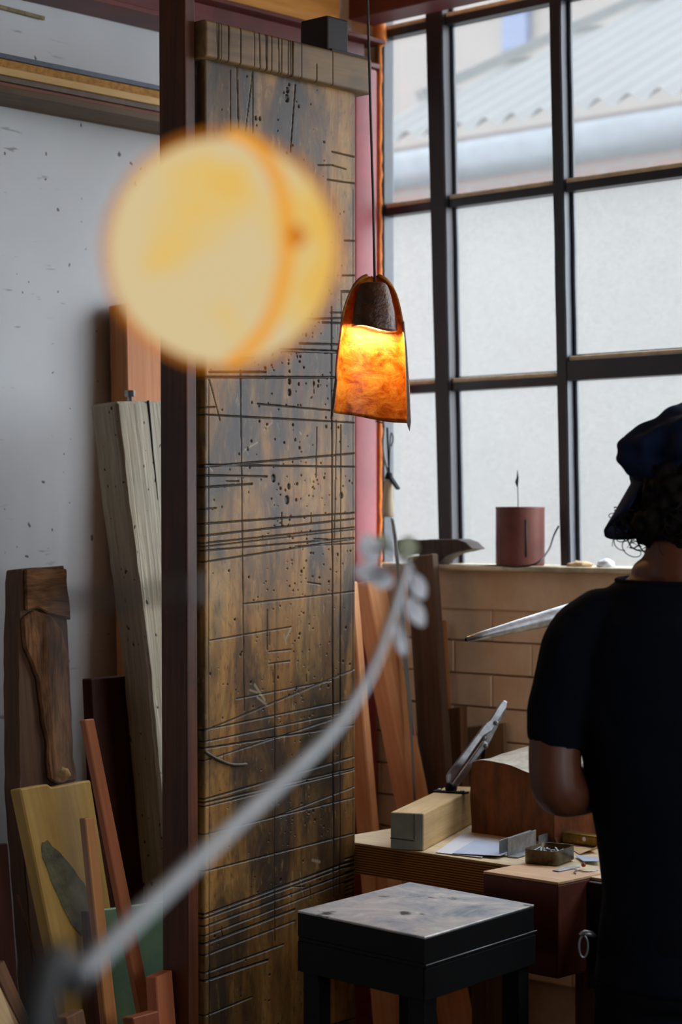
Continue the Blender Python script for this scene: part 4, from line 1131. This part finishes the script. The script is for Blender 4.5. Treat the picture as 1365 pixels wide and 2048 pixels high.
# hood: small dark bell in front, open below
hp = [(567, 20), (571, 27), (588, 34), (610, 39), (635, 43), (659, 46)]
bm = bmesh.new(); NH = 36; ra, rb = [], []
for (py, r) in [(v.x, v.y) for v in smooth_path([Vector((a, b, 0)) for a, b in hp], 3)]:
    va, vb = [], []
    for k in range(NH):
        a = 2 * math.pi * k / NH
        rr = r / lpx * (1 + .04 * mnoise.noise(Vector((math.sin(a) * 2.5, math.cos(a) * 2.5, py * .05))))
        zz = lz_(py) - (.006 * math.sin(a) + .0018 * math.sin(a * 3)) * (1 if py > 640 else 0)
        x = (750 - 742) / lpx + rr * math.sin(a) + lz_(py) * -.02; y = -.010 + rr * math.cos(a) * .8
        va.append(bm.verts.new((x, y, zz))); vb.append(bm.verts.new((x * 1 - .003 * math.sin(a), y - .003 * math.cos(a), zz - .001)))
    ra.append(va); rb.append(vb)
for i in range(len(ra) - 1):
    for k in range(NH):
        k2 = (k + 1) % NH
        bm.faces.new((ra[i][k], ra[i][k2], ra[i + 1][k2], ra[i + 1][k])); bm.faces.new((rb[i][k2], rb[i][k], rb[i + 1][k], rb[i + 1][k2])).material_index = 1
for k in range(NH):
    k2 = (k + 1) % NH
    bm.faces.new((ra[-1][k], ra[-1][k2], rb[-1][k2], rb[-1][k]))
bm.faces.new(ra[0]); bm.faces.new(rb[0][::-1])
me = from_bm(bm, True); mk('hood', me, LMf, lamp, M['hood']); me.materials.append(M['blackcord'])
slab('shell_edge', [P(x, y, LD - .012) for x, y in ((809, 640), (815, 700), (820, 780), (823, 845), (820, 863), (815, 850), (813, 780), (810, 700), (806, 650))], .004, M['shell_out'], lamp, bev=.001)
slab('shell_edge', [P(x, y, LD - .012) for x, y in ((673, 735), (666, 790), (661, 838), (665, 841), (670, 810), (675, 760))], .004, M['hood'], lamp, bev=.001)  # left edge takes the dark hood material to stand for its shadow
bulb_t = NT('warm_bulb'); em = bulb_t.n('ShaderNodeEmission'); em.inputs[0].default_value = (1, .62, .26, 1); em.inputs[1].default_value = 12
M['bulb'] = bulb_t.done(em)
bm = bmesh.new(); bm_lathe(bm, [(.004, .028), (.008, .026), (.008, .012), (.012, .002), (.0135, -.008), (.011, -.017), (.005, -.022)][::-1], 16)
mk('bulb', from_bm(bm, True), LMf @ Matrix.Translation((.007, -.010, lz_(628))), lamp, M['bulb'])
pd = bpy.data.lights.new('lamp_bulb_light', 'POINT'); pd.energy = 2.4; pd.color = (1, .62, .26); pd.shadow_soft_size = .012
pe = bpy.data.objects.new('lamp_bulb_light', pd); COL.objects.link(pe)
pe.matrix_world = LMf @ Matrix.Translation((.008, -.006, lz_(655)))
ct = P(735, -30, LD); ct2 = P(728, -290, LD)
tube('cord', [LMf @ Vector((8 / lpx, -.008, lz_(571))), P(747, 400, LD), P(741, 200, LD), P(736, 10, LD), P(730, -240, LD), Vector((P(728, -290, LD).x, P(728, -290, LD).y, 3.25))], .0024, M['cord'], lamp, 8)

# ================================================================== GLOBE LAMP (near, out of focus)
GD = 1.30
gc = P(445, 503, GD); gr = 242 / FPX * GD
glob = thing('globe_lamp', gc, 'large round glowing yellow globe lamp blurred in the foreground', 'pendant lamp', 'glowing pendant lamps')
def globe_inner():
    t = NT('glowing_globe')
    a = t.noise(14, detail=3, rough=.5, off=(1, 0, 3))
    col = t.ramp(a, [(.32, (.78, .54, .12, 1)), (.44, (.72, .61, .25, 1)), (.56, (.64, .63, .42, 1))])
    e = t.n('ShaderNodeEmission'); t.l(col, e.inputs[0]); e.inputs[1].default_value = 1.0
    return t.done(e)
def globe_outer():
    t = NT('amber_globe_skin')
    e = t.n('ShaderNodeEmission'); e.inputs[0].default_value = (1, .30, .02, 1); e.inputs[1].default_value = .75
    tr = t.n('ShaderNodeBsdfTransparent'); tr.inputs[0].default_value = (1, .96, .86, 1)
    mx = t.n('ShaderNodeMixShader'); mx.inputs[0].default_value = .78
    t.l(e.outputs[0], mx.inputs[1]); t.l(tr.outputs[0], mx.inputs[2])
    return t.done(mx)
M['ginner'] = globe_inner(); M['gouter'] = globe_outer()
def lump(r, amt, seed):
    bm = bmesh.new(); bmesh.ops.create_uvsphere(bm, u_segments=48, v_segments=32, radius=r)
    for v in bm.verts: v.co *= 1 + amt * mnoise.noise(v.co * 18 + Vector((seed, 0, 0)))
    return from_bm(bm, True)
GM = frame(gc, R, F, Vector((0, 0, 1)))
mk('glow_core', lump(gr * .925, .015, 4), GM, glob, M['ginner'])
mk('skin', lump(gr, .025, 4), GM, glob, M['gouter'])
seamm = NT('seam_orange'); es = seamm.n('ShaderNodeEmission'); es.inputs[0].default_value = (.95, .42, .05, 1); es.inputs[1].default_value = .85
M['seam'] = seamm.done(es)
sp_ = []
for k in range(25):
    t_ = math.radians(-80 + 160 * k / 24)
    x_ = .60 * math.cos(t_) - .02; z_ = math.sin(t_) * .98; 
    rr = math.sqrt(max(0, 1 - min(.99, x_ * x_ + z_ * z_)))
    sp_.append(GM @ (Vector((x_, -rr, z_)) * gr * .965))
tube('seam', sp_, .0042, M['seam'], glob, 8)
bm = bmesh.new(); bmesh.ops.create_uvsphere(bm, u_segments=12, v_segments=8, radius=.0075)
sd_ = NT('seam_rivet'); ed = sd_.n('ShaderNodeEmission'); ed.inputs[0].default_value = (.75, .22, .02, 1); ed.inputs[1].default_value = .8
mk('rivet', from_bm(bm, True), Matrix.Translation(GM @ (Vector((.62, -.77, .02)) * gr * .985)), glob, sd_.done(ed))
tube('cord', [gc + Vector((0, 0, gr * .98)), Vector((gc.x, gc.y, 3.25))], .0008, M['cord'], glob, 6)

# ================================================================== FOREGROUND BRANCH
brn = thing('leafy_branch', (P(60, 2300, 1.05).x, P(60, 2300, 1.05).y, 0), 'pale blurred branch with silvery leaves crossing the foreground', 'branch')
bp_ = [P(60, 2160, 1.10), P(150, 1960, 1.15), P(260, 1850, 1.2), P(380, 1735, 1.27), P(480, 1640, 1.34), P(590, 1540, 1.42), P(680, 1445, 1.52), P(745, 1340, 1.64), P(785, 1230, 1.78), P(815, 1130, 1.9)]
foot = Vector((bp_[0].x - .08, bp_[0].y + .05, 0))
low = smooth_path([foot, foot.lerp(bp_[0], .5) + Vector((-.03, 0, 0)), bp_[0], bp_[1]], 6)
tube('lower_stem', low, [.010] * len(low), M['darktwig'], brn, 8)
sp2 = smooth_path(bp_[1:], 5)
tube('stem', sp2, [.0060 - .0024 * i / (len(sp2) - 1) for i in range(len(sp2))], M['twig'], brn, 8)
def leaf(px, py, d, lpx_, wpx, ang, mat='leaf'):
    c = P(px, py, d); s = FPX / d; l = lpx_ / s; w = wpx / s
    bm = bmesh.new(); n = 8; rings = []
    va, vb, vm = [], [], []
    for i in range(n + 1):
        t = i / n; ww = w / 2 * math.sin(math.pi * min(max(t, .03), .97)) ** .6
        va.append(bm.verts.new((-ww, -.15 * ww, (t - .5) * l))); vm.append(bm.verts.new((0, .25 * ww, (t - .5) * l))); vb.append(bm.verts.new((ww, -.15 * ww, (t - .5) * l)))
    for i in range(n):
        bm.faces.new((va[i], vm[i], vm[i + 1], va[i + 1])); bm.faces.new((vm[i], vb[i], vb[i + 1], vm[i + 1]))
    bmesh.ops.solidify(bm, geom=bm.faces[:], thickness=.0006)
    a = math.radians(ang)
    z = Vector((0, 0, 1)) * math.cos(a) + R * math.sin(a); x = R * math.cos(a) - Vector((0, 0, 1)) * math.sin(a)
    mk('leaf', from_bm(bm, True), frame(c, x, F, z), brn, M[mat])
    return c
LV = [(741, 1098, 1.92, 62, 44, -20, 'leaf'), (762, 1088, 1.95, 40, 34, 20, 'greenleaf'), (738, 1145, 1.9, 42, 62, 10, 'leaf'), (765, 1158, 1.9, 40, 50, 30, 'leaf'), (816, 1096, 2.0, 48, 44, 10, 'greenleaf'),
      (835, 1172, 1.98, 58, 36, -28, 'leaf'), (831, 1224, 1.96, 66, 36, -30, 'leaf'), (801, 1280, 1.88, 66, 26, -15, 'leaf')]
LVc = [leaf(*a) for a in LV]
for c_ in LVc:
    near = min(sp2, key=lambda q: (q - c_ + Vector((0, 0, .01))).length)
    tube('twig', smooth_path([near, near.lerp(c_, .5) + Vector((0, 0, .006)), c_]), .0011, M['twig'], brn, 6)
# faint near twig crossing at the left
tw_ = [P(120, 1200, .95), P(200, 1196, .92), P(300, 1188, .90), P(410, 1176, .88)]
tube('twig', smooth_path(tw_), .0026, M['twig'], brn, 8)
tube('twig', smooth_path([sp2[2], sp2[2].lerp(tw_[0], .5) + F * -.03, tw_[0]]), .0007, M['twig'], brn, 6)
# ================================================================== PERSON
PD = 3.31
p0 = P(1369, 1040, PD)
PM = frame(Vector((p0.x, p0.y, 0)), R, F, Vector((0, 0, 1)))      # local: x right, y away from the camera, z up
per = thing('person', (p0.x, p0.y, 0), 'person in navy cap and dark t-shirt working at the bench, seen from behind', 'person')
def bm_loft(bm, rings, seg=24):
    """rings: (centre, axis-x vec, axis-y vec) ellipses"""
    vv = []
    for c, a, b in rings:
        c = Vector(c); a = Vector(a); b = Vector(b)
        vv.append([bm.verts.new(c + a * math.cos(2 * math.pi * k / seg) + b * math.sin(2 * math.pi * k / seg)) for k in range(seg)])
    for p, q in zip(vv, vv[1:]):
        for k in range(seg): bm.faces.new((p[k], p[(k + 1) % seg], q[(k + 1) % seg], q[k]))
    bm.faces.new(vv[0][::-1]); bm.faces.new(vv[-1])
def limb(bm, pts, seg=14):
    """pts: (x,y,z,r)"""
    pp = smooth_path([Vector(p[:3]) for p in pts], 4); rr = [v.x for v in smooth_path([Vector((p[3], 0, 0)) for p in pts], 4)]
    bm_tube(bm, pp, rr, seg)
    for e, r in ((pp[0], rr[0]), (pp[-1], rr[-1])):
        bmesh.ops.create_uvsphere(bm, u_segments=12, v_segments=8, radius=r, matrix=Matrix.Translation(e))
def ell(bm, c, r, rot=None):
    m = Matrix.Translation(Vector(c)) @ (rot.to_4x4() if rot is not None else Matrix.Identity(4)) @ Matrix.Diagonal((*r, 1))
    bmesh.ops.create_uvsphere(bm, u_segments=20, v_segments=14, radius=1, matrix=m)
def fuse(name, bm, vox, mat, parent, smooth_n=4, disp=None, Mx=None):
    me = bpy.data.meshes.new('t'); bmesh.ops.recalc_face_normals(bm, faces=bm.faces[:]); bm.to_mesh(me); bm.free()
    o = bpy.data.objects.new('t', me); COL.objects.link(o)
    m = o.modifiers.new('r', 'REMESH'); m.mode = 'VOXEL'; m.voxel_size = vox
    m = o.modifiers.new('s', 'SMOOTH'); m.iterations = smooth_n; m.factor = .5
    dg = bpy.context.evaluated_depsgraph_get()
    me2 = bpy.data.meshes.new_from_object(o.evaluated_get(dg))
    bpy.data.objects.remove(o); bpy.data.meshes.remove(me)
    if disp:
        nv = len(me2.vertices); co = np.empty(nv * 3, np.float32); no = np.empty(nv * 3, np.float32)
        me2.vertices.foreach_get('co', co); me2.vertices.foreach_get('normal', no)
        co = co.reshape(-1, 3); no = no.reshape(-1, 3)
        out = np.array([Vector(c) + disp(Vector(c), Vector(n)) for c, n in zip(co.tolist(), no.tolist())], np.float32)
        me2.vertices.foreach_set('co', out.ravel()); me2.update()
    me2.shade_smooth()
    return mk(name, me2, Mx or PM, parent, mat)
# --- head frame: looking left and down
HC = Vector((.006, .015, 1.612))
fdir = Vector((-.74, .62, -.28)).normalized()
hx, hy_, hz = None, None, None
fwd = fdir; upv = Vector((-.10, .16, 1)); upv = (upv - fwd * upv.dot(fwd)).normalized(); rgt = fwd.cross(upv)
HR = Matrix((rgt, fwd, upv)).transposed()            # columns: right, forward, up
def H(x, y, z): return HC + HR @ Vector((x, y, z))
body = bmesh.new()
ell(body, H(0, -.012, .018), (.073, .092, .095), HR)               # skull
ell(body, H(0, .030, -.055), (.052, .058, .062), HR)              # jaw and face
ell(body, H(0, .068, -.095), (.02, .018, .016), HR)               # chin
ell(body, H(0, .096, -.022), (.011, .016, .022), HR)              # nose
ell(body, H(0, .092, -.062), (.022, .010, .006), HR)              # lips
ell(body, H(0, .090, -.072), (.019, .010, .006), HR)
for s_ in (-1, 1):
    ell(body, H(.076 * s_, -.005, -.012), (.008, .020, .032), HR)  # ears
    ell(body, H(.03 * s_, .066, .008), (.018, .014, .009), HR)     # brow
bm_tube(body, [HC + Vector((.0, -.012, -.06)), Vector((.0, -.014, 1.51)), Vector((.0, -.016, 1.487)), Vector((.0, -.018, 1.466)), Vector((.006, -.012, 1.40))], [.056, .062, .069, .074, .068], 20)   # neck
ell(body, (.0, -.012, 1.440), (.108, .056, .034)); ell(body, (.0, -.013, 1.468), (.088, .060, .034))                # trapezius
bm_loft(body, [((.02, 0, .84), (.132, 0, 0), (0, .095, 0)), ((.02, 0, .95), (.140, 0, 0), (0, .092, 0)), ((.018, 0, 1.06), (.140, 0, 0), (0, .092, 0)),
               ((.012, -.005, 1.2), (.165, 0, 0), (0, .105, 0)), ((.008, -.01, 1.32), (.172, 0, 0), (0, .108, 0)), ((.006, -.01, 1.385), (.135, 0, 0), (0, .075, 0)), ((.006, -.01, 1.44), (.08, 0, 0), (0, .06, 0))])
ARML = [(-.150, -.005, 1.370, .045), (-.188, -.004, 1.29, .044), (-.207, -.004, 1.20, .0435), (-.208, -.01, 1.135, .043), (-.195, .0, 1.113, .043), (-.135, .065, 1.110, .041), (-.07, .14, 1.115, .034), (-.02, .205, 1.125, .0275), (.0, .235, 1.13, .026)]
ARMR = [(.165, -.005, 1.370, .045), (.213, -.004, 1.29, .044), (.238, -.004, 1.20, .0435), (.242, -.005, 1.135, .043), (.232, .01, 1.112, .043), (.19, .085, 1.12, .041), (.14, .16, 1.135, .034), (.10, .225, 1.15, .0275), (.085, .25, 1.155, .026)]
limb(body, ARML); limb(body, ARMR)
def hand(w, d, side):
    """w wrist, d finger direction, side: unit towards the thumb"""
    d = Vector(d).normalized(); s = Vector(side); s = (s - d * s.dot(d)).normalized(); n = d.cross(s)
    w = Vector(w)
    rot = Matrix((s, d, n)).transposed()
    ell(body, w + d * .045, (.040, .050, .017), rot)
    for k, (off, ln) in enumerate(((.030, .070), (.010, .078), (-.010, .073), (-.029, .058))):
        b_ = w + d * .082 + s * off
        bend = -n if n.z > 0 else n
        k1 = b_ + d * ln * .45 + bend * .010; k2 = k1 + (d * .5 + bend * .85).normalized() * ln * .33; k3 = k2 + (bend - d * .25).normalized() * ln * .28
        bm_tube(body, [b_ - d * .02, b_, k1, k2, k3], [.009, .0092, .0086, .008, .0066], 10)
    bend = -n if n.z > 0 else n
    t0 = w + d * .02 + s * .028
    bm_tube(body, [t0, t0 + s * .022 + d * .02, t0 + s * .028 + d * .048 + bend * .012, t0 + s * .016 + d * .068 + bend * .022], [.013, .0115, .010, .0075], 10)
hand((.0, .235, 1.13), (.55, .8, -.05), (.6, -.5, .5))
hand((.085, .25, 1.155), (-.45, .85, -.05), (-.6, -.5, .5))
for s_, xo in ((-1, .02), (1, .02)):
    limb(body, [(xo + .070 * s_, 0, .84, .070), (xo + .086 * s_, .004, .66, .066), (xo + .095 * s_, .01, .48, .054), (xo + .098 * s_, -.004, .34, .052), (xo + .10 * s_, -.012, .12, .036), (xo + .10 * s_, -.01, .06, .036)])
    ell(body, (xo + .105 * s_, .05, .035), (.042, .11, .032))
fuse('body', body, .0048, M['skin'], per, 3)
# --- t-shirt
sh = bmesh.new()
bm_loft(sh, [((.024, 0, .80), (.168, 0, 0), (0, .128, 0)), ((.026, 0, .86), (.163, 0, 0), (0, .124, 0)), ((.026, 0, .95), (.160, 0, 0), (0, .118, 0)), ((.022, -.002, 1.05), (.166, 0, 0), (0, .118, 0)),
             ((.016, -.006, 1.15), (.181, 0, 0), (0, .122, 0)), ((.012, -.010, 1.25), (.190, 0, 0), (0, .126, 0)), ((.010, -.012, 1.33), (.186, 0, 0), (0, .122, 0)), ((.008, -.012, 1.385), (.170, 0, 0), (0, .105, 0)),
             ((.006, -.013, 1.42), (.142, 0, 0), (0, .088, 0)), ((.002, -.014, 1.443), (.126, 0, 0), (0, .086, 0)), ((.0, -.014, 1.453), (.111, 0, 0), (0, .080, 0))], 32)
bm_loft(sh, [((-.12, -.008, 1.40), (.0, .075, 0), (.02, 0, .05)), ((-.165, -.008, 1.372), (.028, 0, .05), (0, .072, 0)), ((-.184, -.006, 1.31), (.056, 0, .018), (0, .068, 0)), ((-.201, -.004, 1.245), (.054, 0, .012), (0, .064, 0)), ((-.2085, -.003, 1.198), (.0535, 0, -.012), (0, .062, 0))], 24) if False else None
limb(sh, [(-.135, -.008, 1.392, .050), (-.165, -.008, 1.358, .059), (-.182, -.006, 1.30, .059), (-.197, -.005, 1.245, .056)])
bm_tube(sh, [Vector((-.190, -.005, 1.27)), Vector((-.200, -.004, 1.235)), Vector((-.2045, -.003, 1.205)), Vector((-.2075, -.002, 1.186))], [.056, .0535, .052, .050], 24)
limb(sh, [(.150, -.008, 1.392, .050), (.182, -.008, 1.358, .059), (.205, -.006, 1.30, .059), (.225, -.005, 1.245, .056)])
bm_tube(sh, [Vector((.215, -.005, 1.27)), Vector((.226, -.004, 1.235)), Vector((.234, -.003, 1.205)), Vector((.238, -.002, 1.186))], [.056, .0535, .052, .051], 24)
def folds(c, n):
    a = mnoise.noise(Vector((c.x * 9, c.y * 9, c.z * 5 + 3))) * .006 + mnoise.noise(Vector((c.x * 22 + c.z * 12, c.y * 20, c.z * 9))) * .003
    return n * a * (1.0 if c.z < 1.40 else .4)
fuse('t_shirt', sh, .006, M['shirt'], per, 5, folds)
bm = bmesh.new(); bm_tube(bm, [Vector((0 + .110 * math.cos(a), -.014 + .080 * math.sin(a), 1.4525 + .004 * math.sin(a))) for a in [2 * math.pi * k / 40 for k in range(41)]], .0045, 8)
mk('collar', from_bm(bm, True), PM, per, M['shirt'])
# --- trousers, shoes, belt clip
tr = bmesh.new()
bm_loft(tr, [((.022, 0, .78), (.160, 0, 0), (0, .12, 0)), ((.022, 0, .88), (.160, 0, 0), (0, .12, 0)), ((.024, 0, .97), (.152, 0, 0), (0, .112, 0))], 28)
for s_ in (-1, 1):
    limb(tr, [(.02 + .078 * s_, 0, .80, .088), (.02 + .088 * s_, .004, .64, .082), (.02 + .094 * s_, .008, .48, .070), (.02 + .098 * s_, 0, .3, .064), (.02 + .10 * s_, -.006, .10, .058)])
fuse('trousers', tr, .008, M['trousers'], per, 4, lambda c, n: n * mnoise.noise(c * 11) * .006)
for s_ in (-1, 1):
    bm = bmesh.new(); ell(bm, (.02 + .105 * s_, .05, .045), (.048, .125, .042)); ell(bm, (.02 + .10 * s_, -.03, .06), (.045, .05, .055))
    for v in bm.verts: v.co.z = max(v.co.z, .001)
    fuse('shoe', bm, .008, M['shoe'], per, 2)
# --- cap
cp = bmesh.new()
ell(cp, H(0, -.020, .060), (.096, .098, .060), HR)
ell(cp, H(.0, -.045, .040), (.098, .080, .062), HR)
ell(cp, H(-.035, .012, .058), (.062, .074, .046), HR)
bm_loft(cp, [(H(0, -.012, .004), HR @ Vector((.085, 0, 0)), HR @ Vector((0, .106, 0))), (H(0, -.012, .055), HR @ Vector((.087, 0, 0)), HR @ Vector((0, .102, 0)))], 32)
def capfold(c, n):
    return n * (mnoise.noise(c * 26 + Vector((2, 7, 1))) * .014 + mnoise.noise(Vector((c.x * 14, c.y * 14, c.z * 60))) * .008)
cap_o = fuse('cap', cp, .005, M['cap'], per, 4, capfold)
# brim: curved plate in front of the forehead, dropping down
bm = bmesh.new(); na, nr = 18, 6; up_, lo_ = [], []
for j in range(nr + 1):
    t_ = j / nr; ru, rl = [], []
    for i in range(na + 1):
        a = math.radians(-68 + 136 * i / na)
        rr_ = Vector((.086 * math.sin(a), .100 * math.cos(a), 0))
        ext = .070 * t_ * max(.15, math.cos(a)) ** .6
        p = Vector((rr_.x + math.sin(a) * ext * .45, rr_.y + ext - .014, .026 - ext * 1.05 - .020 * (math.sin(a) ** 2)))
        ru.append(bm.verts.new(H(*p))); rl.append(bm.verts.new(H(p.x, p.y, p.z - .006)))
    up_.append(ru); lo_.append(rl)
for j in range(nr):
    for i in range(na):
        bm.faces.new((up_[j][i], up_[j][i + 1], up_[j + 1][i + 1], up_[j + 1][i])); bm.faces.new((lo_[j][i + 1], lo_[j][i], lo_[j + 1][i], lo_[j + 1][i + 1]))
for i in range(na): bm.faces.new((up_[nr][i], up_[nr][i + 1], lo_[nr][i + 1], lo_[nr][i])); bm.faces.new((up_[0][i + 1], up_[0][i], lo_[0][i], lo_[0][i + 1]))
for i in (0, na):
    for j in range(nr): bm.faces.new((up_[j][i], up_[j + 1][i], lo_[j + 1][i], lo_[j][i]))
mk('brim', from_bm(bm, True), PM, cap_o, M['cap'])
# --- hair: mass at the nape plus loose curls
hb = bmesh.new()
ell(hb, H(0, -.035, -.020), (.088, .078, .060), HR)
ell(hb, H(-.052, .020, -.030), (.034, .045, .046), HR)
ell(hb, H(.052, .020, -.030), (.034, .045, .046), HR)
for s_ in (-1, 1): ell(hb, H(.068 * s_, -.004, -.026), (.030, .046, .056), HR)
ell(hb, (.03, -.062, 1.535), (.078, .036, .045))
ell(hb, (-.055, -.03, 1.545), (.034, .040, .034))
hair_o = fuse('hair', hb, .006, M['hair'], per, 2, lambda c, n: n * (mnoise.noise(c * 60) * .012 + mnoise.noise(c * 130) * .005))
cb2 = bmesh.new(); rr = random.Random(11)
def curl(st, length, rad0, turns, thick, drift):
    n = int(14 * turns) + 4; path = []
    ph = rr.uniform(0, 6.28); ax = rr.choice((-1, 1))
    for i in range(n + 1):
        t = i / n; r_ = rad0 * (.5 + t)
        path.append(Vector(st) + Vector(drift) * t + Vector((r_ * math.cos(ph + ax * t * turns * 6.28), r_ * .6 * math.sin(ph + ax * t * turns * 6.28), -length * t + r_ * .7 * math.sin(ph + ax * t * turns * 6.28))))
    bm_tube(cb2, path, [thick * (1 - .5 * i / n) for i in range(n + 1)], 5)
for k in range(70):
    x_ = rr.uniform(-.105, -.02); z_ = rr.uniform(1.535, 1.585)
    curl((x_, rr.uniform(-.04, .04), z_), rr.uniform(.015, .05), rr.uniform(.006, .013), rr.uniform(.8, 1.8), rr.uniform(.0007, .0018), (rr.uniform(-.012, .02), rr.uniform(-.01, .01), 0))
for k in range(40):
    x_ = rr.uniform(-.04, .10)
    curl((x_, rr.uniform(-.085, -.05), rr.uniform(1.54, 1.58)), rr.uniform(.02, .055), rr.uniform(.006, .013), rr.uniform(.8, 1.8), rr.uniform(.001, .0024), (0, -.004, 0))
mk('curls', from_bm(cb2, True), PM, hair_o, M['hair'])
# key clip at the hip
kc = thing('key_clip', P(1170, 1880, PD), 'bright metal key clip hanging at the hip of the person', 'key clip')
bm = bmesh.new(); bm_tube(bm, [P(1168 + 9 * math.cos(a), 1893 + 22 * math.sin(a), PD - .005) - P(1170, 1880, PD) for a in [2 * math.pi * k / 24 for k in range(25)]], .0018, 8, False)
mk('ring', from_bm(bm, True), Matrix.Translation(P(1170, 1880, PD)), kc, M['steel'])
tube('clip', [P(1160, 1870, PD - .005), P(1170, 1866, PD - .005), P(1182, 1868, PD - .005), P(1192, 1872, PD)], [.003, .005, .005, .003], M['steel'], kc, 8)
